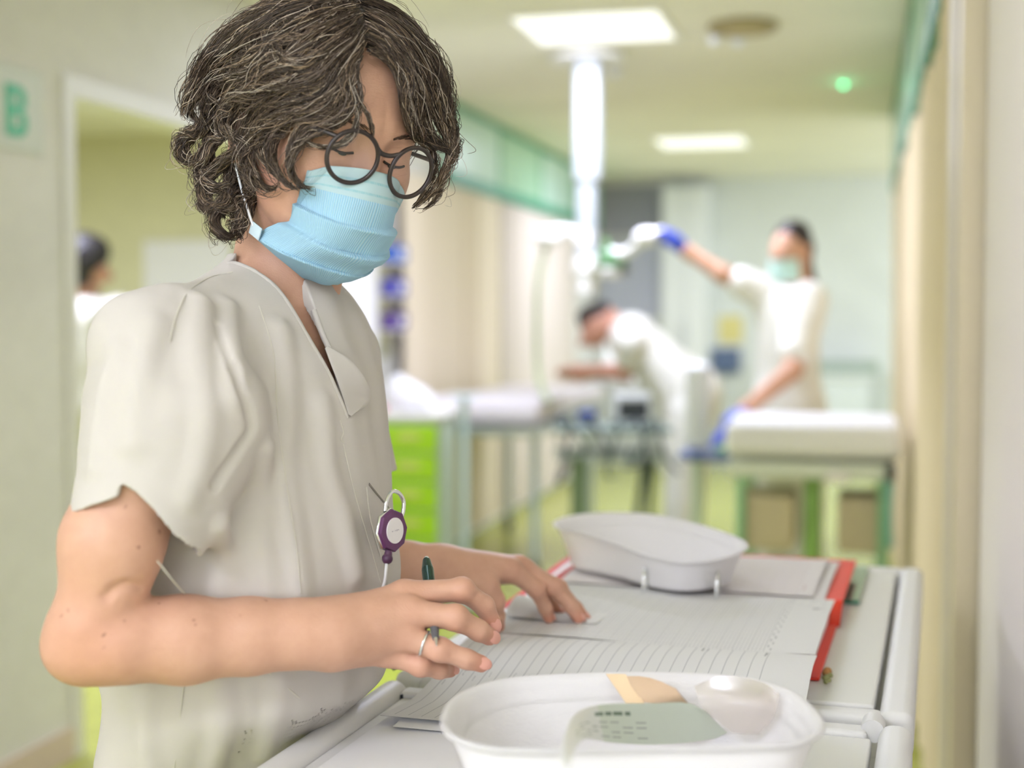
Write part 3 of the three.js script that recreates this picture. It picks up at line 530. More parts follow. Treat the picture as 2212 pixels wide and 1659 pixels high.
const rowsT = [[590, 560, 1.462, .044, .042], [565, 640, 1.46, .118, .078], [548, 720, 1.455, .152, .103], [540, 800, 1.452, .166, .120], [535, 900, 1.45, .171, .130], [538, 1000, 1.45, .171, .133], [546, 1120, 1.45, .168, .134], [552, 1250, 1.452, .168, .14], [535, 1380, 1.456, .168, .134], [540, 1470, 1.458, .163, .127], [500, 1545, 1.465, .152, .106], [476, 1600, 1.472, .148, .098], [470, 1760, 1.477, .150, .099], [470, 1960, 1.482, .152, .1]]
  .map(([px, py, Z, a, b]) => { const p = V(px, py, Z); return { y: p.y, x: p.x, z: p.z, a, b }; });
const rowAt = (y) => {
  const R = rowsT; if (y >= R[0].y) return R[0]; const n = R.length - 1; if (y <= R[n].y) return R[n];
  let i = 0; while (R[i + 1].y > y) i++;
  const p0 = R[Math.max(i - 1, 0)], p1 = R[i], p2 = R[i + 1], p3 = R[Math.min(i + 2, n)], t = (p1.y - y) / (p1.y - p2.y);
  const h = (k) => { const a = p1[k], b = p2[k], ma = (b - p0[k]) * 0.5, mb = (p3[k] - a) * 0.5; return (2 * t * t * t - 3 * t * t + 1) * a + (t * t * t - 2 * t * t + t) * ma + (-2 * t * t * t + 3 * t * t) * b + (t * t * t - t * t) * mb; };
  return { x: h('x'), z: h('z'), a: h('a'), b: h('b') };
};
const rowCache = []; const rTop = rowsT[0].y, rBot = rowsT[rowsT.length - 1].y; for (let i = 0; i <= 600; i++) rowCache.push(rowAt(mix(rBot, rTop, i / 600)));
function loft(x, y, z, grow) {
  const fi = clamp((y - rBot) / (rTop - rBot) * 600, 0, 599.999), i0 = Math.floor(fi), ft = fi - i0, ra = rowCache[i0], rb = rowCache[i0 + 1], r = { x: mix(ra.x, rb.x, ft), z: mix(ra.z, rb.z, ft), a: mix(ra.a, rb.a, ft), b: mix(ra.b, rb.b, ft) }, dx = x - r.x, dz = z - r.z, s = dx * Sx + dz * Sz, t = dx * Tx + dz * Tz, a = r.a + grow, b = r.b + grow;
  const k0 = Math.sqrt((s / a) ** 2 + (t / b) ** 2); if (k0 < 1e-5) return Math.max(-Math.min(a, b), y - rTop);
  const d = k0 * (k0 - 1) / Math.sqrt((s / (a * a)) ** 2 + (t / (b * b)) ** 2);
  return Math.max(d, y - rTop - grow);
}
const shR = V(322, 748, 1.285), shL = V(690, 778, 1.56);
// ---- arms and hands: [joint, radius] chains
const chain = (list) => list.map(([px, py, Z, r]) => ({ p: V(px, py, Z), r }));
const armR_upper = chain([[345, 790, 1.285, .046], [301, 1020, 1.25, .042], [243, 1170, 1.237, .0425], [213, 1330, 1.236, .0375]]);
const armR_fore = chain([[182, 1398, 1.238, .0265], [255, 1380, 1.242, .0365], [400, 1382, 1.26, .0365], [540, 1374, 1.278, .0318], [650, 1369, 1.29, .0285], [720, 1368, 1.298, .0275]]);
const elbowTip = V(172, 1388, 1.238);
const wristR = V(722, 1366, 1.3);
const handR = {
  palm: [[[722, 1352, 1.303, .0235], [872, 1283, 1.338, .0125]], [[722, 1366, 1.297, .025], [882, 1322, 1.32, .0135]], [[722, 1384, 1.3, .0235], [866, 1372, 1.316, .013]], [[722, 1392, 1.306, .021], [838, 1410, 1.326, .0125]], [[735, 1340, 1.315, .018], [815, 1312, 1.36, .016]]],
  fingers: [
    [[872, 1283, 1.338, .0125], [998, 1274, 1.345, .0108], [1046, 1308, 1.36, .0097], [1064, 1346, 1.366, .0086]],
    [[882, 1322, 1.32, .0132], [984, 1334, 1.32, .0112], [1034, 1362, 1.333, .0098], [1057, 1375, 1.343, .0088]],
    [[866, 1372, 1.316, .013], [950, 1403, 1.312, .0104], [1008, 1424, 1.316, .0092], [1040, 1434, 1.322, .0083]],
    [[838, 1410, 1.326, .0122], [908, 1437, 1.322, .0096], [950, 1447, 1.335, .0085], [972, 1447, 1.352, .0077]],
    [[815, 1312, 1.36, .016], [885, 1330, 1.392, .0112], [946, 1335, 1.402, .0098], [985, 1342, 1.398, .0085]]],
};
const handL = {
  palm: [[[950, 1224, 1.66, .0215], [1102, 1232, 1.70, .0125]], [[950, 1222, 1.672, .0225], [1122, 1224, 1.725, .0125]], [[952, 1226, 1.684, .021], [1132, 1228, 1.75, .012]], [[955, 1232, 1.69, .019], [1128, 1243, 1.772, .011]], [[955, 1236, 1.662, .02], [1048, 1268, 1.668, .016]]],
  fingers: [
    [[1102, 1232, 1.70, .0122], [1157, 1272, 1.722, .0098], [1178, 1312, 1.74, .0087], [1186, 1334, 1.748, .0076]],
    [[1122, 1224, 1.725, .0124], [1196, 1266, 1.738, .01], [1232, 1309, 1.745, .0088], [1250, 1336, 1.748, .0077]],
    [[1132, 1228, 1.75, .012], [1206, 1270, 1.765, .0098], [1244, 1314, 1.772, .0085], [1261, 1334, 1.772, .0075]],
    [[1128, 1243, 1.772, .0108], [1172, 1284, 1.785, .0085], [1194, 1310, 1.79, .0075], [1206, 1322, 1.79, .0067]],
    [[1048, 1268, 1.668, .0155], [1068, 1298, 1.675, .0115], [1073, 1330, 1.69, .0098], [1076, 1352, 1.70, .0085]]],
};
for (const h of [handR, handL]) { h.palm = h.palm.map(chain); h.fingers = h.fingers.map(chain); h.c = h.palm[1][1].p.clone(); }
const armL_upper = chain([[712, 790, 1.565, .048], [700, 1000, 1.60, .041], [690, 1160, 1.635, .037]]);
const armL_fore = chain([[690, 1190, 1.635, .036], [800, 1222, 1.64, .032], [880, 1224, 1.652, .0265], [955, 1226, 1.672, .0235]]);
const chainD = (x, y, z, c, k) => { let d = 9; for (let i = 0; i < c.length - 1; i++) { const e = cap(x, y, z, c[i].p, c[i + 1].p, c[i].r, c[i + 1].r); d = i ? smin(d, e, k) : e; } return d; };
function handD(x, y, z, h) {
  const far = Math.hypot(x - h.c.x, y - h.c.y, z - h.c.z) - 0.16; if (far > 0.04) return far;
  let d = 9; h.palm.forEach((c, i) => { const e = cap(x, y, z, c[0].p, c[1].p, c[0].r, c[1].r); d = i ? smin(d, e, 0.016) : e; });
  let f = 9; h.fingers.forEach((c, i) => {
    let e = 9;
    for (let q = 0; q < c.length - 1; q++) { const g = cap(x, y, z, c[q].p, c[q + 1].p, c[q].r, c[q + 1].r); e = q ? smin(e, g, 0.005) : g; }
    // knuckle swell at the middle joint
    const j = c[1]; e = smin(e, Math.hypot(x - j.p.x, y - j.p.y, z - j.p.z) - j.r * 1.04, 0.006);
    f = i ? smin(f, e, 0.0022) : e;
  });
  return smin(d, f, 0.009);
}
let creaseOn = null;
function armsD(x, y, z) {
  let d = chainD(x, y, z, armR_upper, 0.02);
  let f = chainD(x, y, z, armR_fore, 0.02);
  d = smin(d, f, 0.006);
  d = smin(d, Math.hypot(x - elbowTip.x, y - elbowTip.y, z - elbowTip.z) - 0.03, 0.03);
  if (creaseOn) { let e = 9; for (let i = 0; i < creaseOn.length - 1; i++) e = Math.min(e, cap(x, y, z, creaseOn[i], creaseOn[i + 1], 0.0028 * Math.sin(Math.PI * (0.2 + 0.7 * (1 - i / creaseOn.length))), 0.0026 * Math.sin(Math.PI * (0.2 + 0.7 * (1 - (i + 1) / creaseOn.length))))); d = smax(d, -e, 0.009); }
  d = smin(d, handD(x, y, z, handR), 0.014);
  let l = smin(chainD(x, y, z, armL_upper, 0.02), chainD(x, y, z, armL_fore, 0.02), 0.015);
  l = smin(l, handD(x, y, z, handL), 0.014);
  return Math.min(d, l);
}
const notch = V(694, 742, 1.435);
function bodyField(x, y, z) {
  let d = armsD(x, y, z);
  // trunk under the clothes
  let t = loft(x, y, z, -0.03);
  t = smin(t, cap(x, y, z, neckBase, shR, 0.034, 0.034), 0.03); t = smin(t, cap(x, y, z, neckBase, shL, 0.032, 0.034), 0.03);
  t = smin(t, cap(x, y, z, neckTop, neckBase, 0.052, 0.050), 0.03);
  d = smin(d, t, 0.02);
  const [a, b, c] = toHead(x, y, z);
  const far = Math.hypot(a, b, c) - 0.17; const h = far > 0.06 ? far : headLocal(a, b, c);
  d = smin(d, h, 0.022);
  if (y > notch.y - 0.06 && y < neckTop.y + 0.06) {
    d = smin(d, cap(x, y, z, tendonTop, notch, 0.012, 0.009), 0.014);
    d = smin(d, cap(x, y, z, tendonTopL, notch, 0.012, 0.009), 0.014);
    d = smin(d, cap(x, y, z, notch, clavR, 0.009, 0.009), 0.016); d = smin(d, cap(x, y, z, notch, clavL, 0.009, 0.009), 0.016);
  }
  return d;
}
const tendonTop = HL(-0.058, -0.06, -0.012), tendonTopL = HL(0.058, -0.06, -0.012), clavR = V(560, 735, 1.37), clavL = V(730, 755, 1.51);
// skin tones: base, mottling, flushed knuckles and fingertips, moles
const flush = []; for (const h of [handR, handL]) h.fingers.forEach((c) => { flush.push([c[0].p, 0.016, 0.35], [c[1].p, 0.013, 0.5], [c[3].p, 0.016, 0.8]); });
flush.push([HL(-0.06, -0.05, 0.03), 0.04, 0.5], [V(200, 1385, 1.21), 0.05, 0.25]);
const molePx = [[273, 1097, 4], [345, 1150, 6], [299, 1181, 5], [286, 1157, 2.5], [146, 1319, 4], [131, 1331, 3], [269, 1343, 4.5], [226, 1371, 4.5], [225, 1397, 2.5], [320, 1291, 3.5], [343, 1302, 3], [419, 1338, 3], [519, 1328, 3], [539, 1340, 3], [513, 1346, 3.5], [576, 1297, 4], [235, 1192, 2.5], [278, 1356, 2.5], [595, 1372, 2.5], [420, 1350, 2.5], [480, 1360, 2]];
let moles = [];
function skinPaint(x, y, z) {
  const n = noise3(x * 45, y * 45, z * 45) * 0.5 + noise3(x * 120, y * 120, z * 120) * 0.35 + noise3(x * 320, y * 320, z * 320) * 0.25;
  let r = 0.57 + 0.04 * n, g = 0.325 + 0.034 * n, b = 0.215 + 0.026 * n, f = 0;
  for (const [p, R, w] of flush) { const dx = x - p.x, dy = y - p.y, dz = z - p.z, q = dx * dx + dy * dy + dz * dz; if (q < R * R * 4) f += w * Math.exp(-q / (R * R) * 1.6); }
  f = Math.min(f, 0.9) * (0.85 + 0.3 * n); r += 0.02 * f; g -= 0.12 * f; b -= 0.085 * f;
  for (const [p, R] of moles) { const q = Math.hypot(x - p.x, y - p.y, z - p.z); if (q < R * 1.6) { const w = 1 - sstep(R * 0.6, R * 1.6, q); r = mix(r, 0.24, w); g = mix(g, 0.11, w); b = mix(b, 0.07, w); } }
  return [r, g, b];
}
{ const c = [[328, 1282], [306, 1270], [280, 1264], [254, 1270], [230, 1288]].map(([a, b]) => cast(armsD, a, b, 1.1, 1.5)).filter(Boolean); if (c.length > 2) creaseOn = catmull(c, 12); }
for (const [px, py, s] of molePx) { const p = cast(armsD, px, py, 1.1, 1.6); if (p) moles.push([p, s * 0.00026]); }
const mSkin = M('#ffffff', 0.5, { vertexColors: true, sheen: 0.15, bumpMap: withRep(dataTex(256, (u, v) => 0.5 + 0.25 * tileNoise(u, v, 90, 7.7) + 0.25 * tileNoise(u, v, 200, 4.7)), 12), bumpScale: 0.00025 });
const mNail = M('#dba18e', 0.3);
const bodyGeo = meshSDF(bodyField, V3(-0.5, 0.86, -1.9), V3(0.14, 1.72, -1.1), 0.0027, skinPaint);
for (const [h, dors] of [[handR, V3(0.25, 0.35, 1)], [handL, V3(0.35, 1, 0.25)]]) h.fingers.forEach((c, i) => {
  const a = c[2].p, b = c[3].p, t = b.clone().sub(a).normalize(), d = dors.clone(); if (i === 4) d.set(h === handL ? -0.4 : 0.2, 0.3, 1); d.addScaledVector(t, -d.dot(t)).normalize(); const w = d.clone().cross(t), r = c[3].r;
  const g = new THREE.SphereGeometry(1, 16, 10).scale(r * 0.72, r * 0.22, r * 0.95).applyMatrix4(new THREE.Matrix4().makeBasis(w, d, t).setPosition(b.clone().addScaledVector(d, r * 0.82).addScaledVector(t, r * 0.05)));
  vpart(person, 'fingernail', g, mNail);
});
vpart(person, 'body', bodyGeo, mSkin, 'fair freckled skin of face, neck, arms and hands');

// ---------------------------------------------------------------- scrub top
const slA = V(378, 908, 1.286), slB = V(286, 1175, 1.236), slL0 = V(702, 805, 1.57), slL1 = V(778, 1030, 1.60);
const nearHem = (px) => { // sleeve hem as it rides up over the arm
  const k = [[130, 1116], [150, 1112], [205, 1090], [252, 1074], [268, 1066], [269, 1040], [300, 1058], [340, 1098], [372, 1145], [405, 1192], [430, 1210]];
  for (let i = 0; i < k.length - 1; i++) if (px <= k[i + 1][0]) return mix(k[i][1], k[i + 1][1], clamp((px - k[i][0]) / (k[i + 1][0] - k[i][0]), 0, 1)); return 1210;
};
const hemRef = [];                                                            // hem height by position across the sleeve (metres)
for (let px = 120; px <= 440; px += 2) { const q = V(px, nearHem(px), 1.205); hemRef.push([q.x, q.y]); }
const hemY = (x) => { if (x <= hemRef[0][0]) return hemRef[0][1]; for (let i = 0; i < hemRef.length - 1; i++) if (x <= hemRef[i + 1][0]) return mix(hemRef[i][1], hemRef[i + 1][1], (x - hemRef[i][0]) / (hemRef[i + 1][0] - hemRef[i][0])); return hemRef[hemRef.length - 1][1]; };
const farHemA = V(150, 1120, 1.24), farHemB = V(405, 1196, 1.25);
function foldNoise(x, y, z) {
  const s = x * Sx + z * Sz, t = x * Tx + z * Tz;
  // long hanging folds: fast across, slow down
  return 0.0075 * noise3(s * 15 + 3 * noise3(s * 3, y * 2.2, 1), y * 2.1, t * 13) + 0.0034 * noise3(s * 34, y * 4 + 7, t * 26) + 0.0016 * noise3(x * 14, y * 16, z * 14);
}
const creaseA = V(540, 640, 1.30), creaseB = V(520, 900, 1.27);
function clothParts(x, y, z) {
  const n = foldNoise(x, y, z);
  let t = loft(x, y, z, 0);
  t = smin(t, cap(x, y, z, neckBase, shR, 0.050, 0.043), 0.05);
  t = smin(t, cap(x, y, z, neckBase, shL, 0.046, 0.048), 0.05) + n;
  let s = cap(x, y, z, slA, slB, 0.0795, 0.0575);
  s = smin(s, cap(x, y, z, shR, slA, 0.043, 0.076), 0.03) + n;
  const l = cap(x, y, z, slL0, slL1, 0.049, 0.042) + n;
  return [t, s, l];
}
const kTS = (y) => mix(0.004, 0.03, sstep(1.27, 1.36, y));                      // sharp fold under the arm, smooth over the shoulder
const ridges = [];
const ridgeD = (x, y, z, d) => { for (const q of ridges) { if (y > q.hi || y < q.lo) continue; let e = 9; for (let i = 0; i < q.p.length - 1; i++) { const c = cap(x, y, z, q.p[i], q.p[i + 1], q.r, q.r); if (c < e) e = c; } d = smin(d, e, 0.013); } return d; };
const grooves = [];
const grooveD = (x, y, z, d) => { for (const q of grooves) { if (y > q.hi || y < q.lo) continue; let e = 9; for (let i = 0; i < q.p.length - 1; i++) { const c = cap(x, y, z, q.p[i], q.p[i + 1], q.r, q.r); if (c < e) e = c; } d = smax(d, -e, 0.005); } return d; };
const clothOuter = (x, y, z) => { const [t, s, l] = clothParts(x, y, z); return ridgeD(x, y, z, smin(smin(t, s, kTS(y)), l, 0.02)); };
for (const [r, sink, ...list] of [
  [0.010, 0.0085, [430, 660], [425, 780], [440, 900], [425, 1000], [400, 1070]], [0.009, 0.0078, [490, 670], [500, 780], [500, 860]], [0.011, 0.0092, [330, 710], [300, 850], [290, 960]], [0.009, 0.0076, [260, 770], [225, 900], [215, 1010]],
  [0.011, 0.0092, [600, 720], [612, 850], [605, 1000], [625, 1150], [640, 1280]], [0.012, 0.0102, [565, 970], [550, 1080], [560, 1200], [575, 1280]], [0.010, 0.0084, [690, 880], [700, 1000], [735, 1120], [760, 1240]], [0.010, 0.0084, [470, 1130], [480, 1200], [470, 1280]],
  [0.010, 0.0084, [330, 1480], [320, 1560], [330, 1650]], [0.011, 0.0092, [470, 1470], [480, 1560], [460, 1650]], [0.009, 0.0078, [600, 1470], [590, 1540], [570, 1620]]]) {
  const p = list.map(([a, b]) => cast(clothOuter, a, b)).filter(Boolean).map((v) => { const d = v.clone().sub(V3(0, EYE, 0)).normalize(); return v.addScaledVector(d, sink); }); if (p.length > 1) { const c = catmull(p, 14); ridges.push({ p: c, r, hi: Math.max(...c.map((v) => v.y)) + 0.05, lo: Math.min(...c.map((v) => v.y)) - 0.05 }); }
}
for (const [r, lift, ...list] of [[0.0062, 0.0012, [512, 790], [526, 840], [540, 885], [545, 930], [520, 972], [490, 1015], [470, 1046]], [0.003, 0.0008, [470, 700], [492, 760], [508, 800]]]) {
  const p = list.map(([a, b]) => cast(clothOuter, a, b)).filter(Boolean).map((v) => { const d = v.clone().sub(V3(0, EYE, 0)).normalize(); return v.addScaledVector(d, -lift); }); if (p.length > 1) { const c = catmull(p, 22); grooves.push({ p: c, r, hi: Math.max(...c.map((v) => v.y)) + 0.02, lo: Math.min(...c.map((v) => v.y)) - 0.02 }); }
}
const vNR = cast(clothOuter, 496, 566), vNL = cast(clothOuter, 682, 668), vB = cast(clothOuter, 750, 898), frontDir = V3(Tx, 0.25, Tz).normalize();
const plane = (a, b, dir, inside) => { const n = b.clone().sub(a).cross(dir).normalize(); if (n.dot(inside.clone().sub(a)) > 0) n.negate(); return { n, w: n.dot(a) }; }; // negative inside
const chestNR = (vNR.x - neckBase.x) * Tx + (vNR.z - neckBase.z) * Tz - 0.002;
const inPt = vNR.clone().add(vNL).multiplyScalar(0.5).lerp(vB, 0.4);
const grad = (p, h = 0.006) => V3(clothOuter(p.x + h, p.y, p.z) - clothOuter(p.x - h, p.y, p.z), clothOuter(p.x, p.y + h, p.z) - clothOuter(p.x, p.y - h, p.z), clothOuter(p.x, p.y, p.z + h) - clothOuter(p.x, p.y, p.z - h)).normalize();
const edgeDir = (a) => grad(a, 0.02).add(frontDir).normalize(), dirR = edgeDir(vNR), dirL = edgeDir(vNL);
const pl1 = plane(vNR, vB, dirR, inPt), pl2 = plane(vNL, vB, dirL, inPt);
const neckHoleA = neckBase.clone().add(V3(0.006, 0.03, 0.004)), neckHoleB = HL(0, -0.06, -0.05);
function clothField(x, y, z) {
  let [t, s, l] = clothParts(x, y, z);
  const rough = Math.min(t, s, l); if (rough > 0.05) return rough;
  // hollow sleeves, cut at their hems
  s = Math.max(s, -Math.max(s + mix(0.0055, 0.012, sstep(slB.y + 0.03, slB.y + 0.07, y)), y - slA.y + 0.03));
  if (y < slA.y) {
    const near = sstep(-0.012, 0.012, z - slB.z + 0.006), f = clamp((x - farHemA.x) / (farHemB.x - farHemA.x), -0.2, 1.2);
    s = Math.max(s, (mix(mix(farHemA.y, farHemB.y, f), hemY(x), near) - y) * 0.9);
  }
  l = Math.max(l, -Math.max(l + 0.0055, y - slL0.y + 0.05), ((x - slL1.x) * 0.2 + slL1.y - y) * 0.95);
  let d = smin(smin(t, s, kTS(y)), l, 0.02);
  d = Math.max(d, -(t + mix(0.0058, 0.018, sstep(1.345, 1.395, y))));
  if (d < 0.03 && t > -0.004) d = Math.min(d, ridgeD(x, y, z, d));
  if (d < 0.03) d = grooveD(x, y, z, d);
  // V neck
  const chest = (x - neckBase.x) * Tx + (z - neckBase.z) * Tz;
  
  let v = Math.max(pl1.n.x * x + pl1.n.y * y + pl1.n.z * z - pl1.w, pl2.n.x * x + pl2.n.y * y + pl2.n.z * z - pl2.w);
  v = Math.max(v, -(chest - chestNR));
  v = Math.min(v, cap(x, y, z, neckHoleA, neckHoleB, 0.051, 0.06));
  return Math.max(d, -v, rowsT[12].y - 0.03 - y);
}
const mScrub = M('#c9c3b9', 0.85, { sheen: 0.25, bumpMap: withRep(weave, 130), bumpScale: 0.00012 });
const topGeo = meshSDF(clothField, V3(-0.5, 0.8, -1.76), V3(-0.05, 1.46, -1.1), 0.0028, null, 4);
const scrub = vpart(person, 'scrub_top', topGeo, mScrub, 'off-white short sleeved V-neck scrub top');
scrub.__base = person.__base;
// seams lie on the cloth
const mSeam = M('#cfcabb', 0.9);
const lay = (list, r, m = mSeam, name = 'seam', lift = 0.0005) => {
  const pts = list.map(([px, py]) => cast(clothOuter, px, py)).filter(Boolean).map((p) => { const d = p.clone().sub(V3(0, EYE, 0)).normalize(); return p.addScaledVector(d, -lift); }); if (pts.length > 1) vpart(scrub, name, tube(pts, r, pts.length * 10, 6), m);
};
lay([[502, 588], [470, 594], [430, 612], [400, 640], [378, 690], [366, 740]], 0.0007);
lay([[560, 660], [590, 760], [600, 900], [620, 1050], [640, 1180], [650, 1280]], 0.0005);
lay([[742, 960], [765, 1060], [800, 1180], [822, 1258]], 0.0007);
lay([[340, 1212], [372, 1252], [408, 1292]], 0.0008);
lay([[575, 1448], [640, 1502], [702, 1556]], 0.0008);
lay([[400, 1462], [390, 1540], [376, 1659]], 0.0006);
lay([[797, 1045], [812, 1064], [832, 1088], [850, 1112]], 0.0011, M('#8d877c', 0.9), 'pocket_edge');
lay([[792, 1052], [800, 1120], [822, 1200], [838, 1262]], 0.0007, mSeam, 'pocket_seam');
lay([[735, 908], [742, 935], [738, 950], [790, 965]], 0.0005);
// bound edge of the V neck
for (const [a, dir] of [[vNR, dirR], [vNL, dirL]]) {
  const pts = []; for (let i = 0; i <= 24; i++) { const p = a.clone().lerp(vB, i / 24).addScaledVector(dir, 0.05); let k = 0; for (; k < 160 && clothOuter(p.x, p.y, p.z) > -0.0022; k++) p.addScaledVector(dir, -0.0006); if (k < 160) pts.push(p); }
  vpart(scrub, 'neck_binding', tube(pts, 0.0032, 60, 10), mScrub);
}
// far side of the neckline stands away from the chest and shows its inside
{
  const inner = [[700, 752], [712, 785], [726, 822], [740, 862], [751, 896]].map(([a, b]) => cast(clothOuter, a, b)), outer = [[704, 748], [736, 776], [768, 822], [788, 862], [756, 899]].map(([a, b], i) => { const q = cast(clothOuter, a, b); return q.addScaledVector(V3(Tx, 0.1, Tz), [0.001, 0.008, 0.011, 0.006, 0.001][i]); });
  const A = catmull(inner, 20), B = catmull(outer, 20), rows = []; for (let k = 0; k <= 6; k++) rows.push(A.map((p, i) => p.clone().lerp(B[i], k / 6).addScaledVector(V3(Tx, 0, Tz), 0.0012 - 0.004 * Math.sin(Math.PI * k / 6) * 0)));
  vpart(scrub, 'neck_facing', sheet(rows, 0.0014), mScrub, 'turned out inside of the neckline');
}
// ---------------------------------------------------------------- trousers and shoes (below the picture)
{
  const hip = V3(-0.315, 0, -1.475), L = (s, t, y) => V3(hip.x + s * Sx + t * Tx, y, hip.z + s * Sz + t * Tz);
  const legs = (x, y, z) => {
    let d = 9; for (const q of [-1, 1]) { const e = Math.min(cap(x, y, z, L(q * 0.07, 0.0, 0.84), L(q * 0.085, 0.01, 0.46), 0.074, 0.066), cap(x, y, z, L(q * 0.085, 0.01, 0.46), L(q * 0.085, -0.015, 0.1), 0.072, 0.068)); d = smin(d, e, 0.03); }
    d = smin(d, cap(x, y, z, L(-0.05, 0.0, 0.87), L(0.05, 0.0, 0.87), 0.078, 0.078), 0.05); return Math.max(d + 0.004 * noise3(x * 18, y * 6, z * 18), 0.06 - y);
  };
  vpart(person, 'trousers', meshSDF(legs, V3(-0.6, 0.03, -1.75), V3(-0.05, 1.04, -1.2), 0.012), mScrub, 'off-white scrub trousers');
  for (const q of [-1, 1]) { const a = L(q * 0.085, -0.06, 0.035), b = L(q * 0.095, 0.13, 0.03); vpart(person, 'shoe', meshSDF((x, y, z) => Math.max(smin(cap(x, y, z, a, b, 0.04, 0.038), cap(x, y, z, L(q * 0.085, -0.03, 0.07), b, 0.035, 0.03), 0.02), -y), V3(a.x - 0.3, -0.01, a.z - 0.3), V3(a.x + 0.3, 0.15, a.z + 0.3), 0.008), mWhite, 'white clog'); }
}
// ---------------------------------------------------------------- eyes, brows
{
  const eyes = []; 
  for (const s of [-1, 1]) {
    const lash = []; for (let i = 0; i <= 10; i++) { const t = i / 10 * 2 - 1; const lx = 0.031 * s + 0.0135 * t, ly = -0.0065 + 0.0035 * (1 - t * t) * -0.7; let z = 0.1; while (headLocal(lx, ly, z) > 0.0002 && z > 0.05) z -= 0.0004; lash.push(HL(lx, ly, z + 0.0004)); }
    eyes.push(tube(lash, 0.0014, 20, 6));
    { let z = 0.1; while (headLocal(0.029 * s, -0.0098, z) > 0.0002 && z > 0.05) z -= 0.0004; const q = HL(0.029 * s, -0.0096, z); vpart(person, 'iris', new THREE.SphereGeometry(1, 16, 12).scale(0.0052, 0.0022, 0.0016).applyMatrix4(new THREE.Matrix4().makeBasis(hd.L, hd.Up, hd.fwd).setPosition(q)), M('#39443e', 0.25), 'grey green iris under the lid'); }
  }
  for (const e of eyes) vpart(person, 'eyelash', e, M('#2a201a', 0.6), 'dark lowered lash line');
  const brow = [];
  for (const s of [-1, 1]) for (let k = 0; k < 60; k++) {
    const t = k / 60, lx = s * (0.014 + 0.036 * t) , ly = 0.0175 + 0.004 * Math.sin(t * 2.4) + rr(-0.002, 0.002), pts = [];
    for (let i = 0; i < 3; i++) { const x = lx + s * i * 0.003, y = ly + 0.0016 * i * (1 - 1.6 * t); let z = 0.12; while (headLocal(x, y, z) > 0.0002 && z > 0.03) z -= 0.0005; pts.push(HL(x, y, z + 0.0006)); }
    brow.push(tube(pts, 0.00035, 3, 4));
  }
  vpart(person, 'eyebrows', merge(brow), M('#5b4433', 0.7));
}
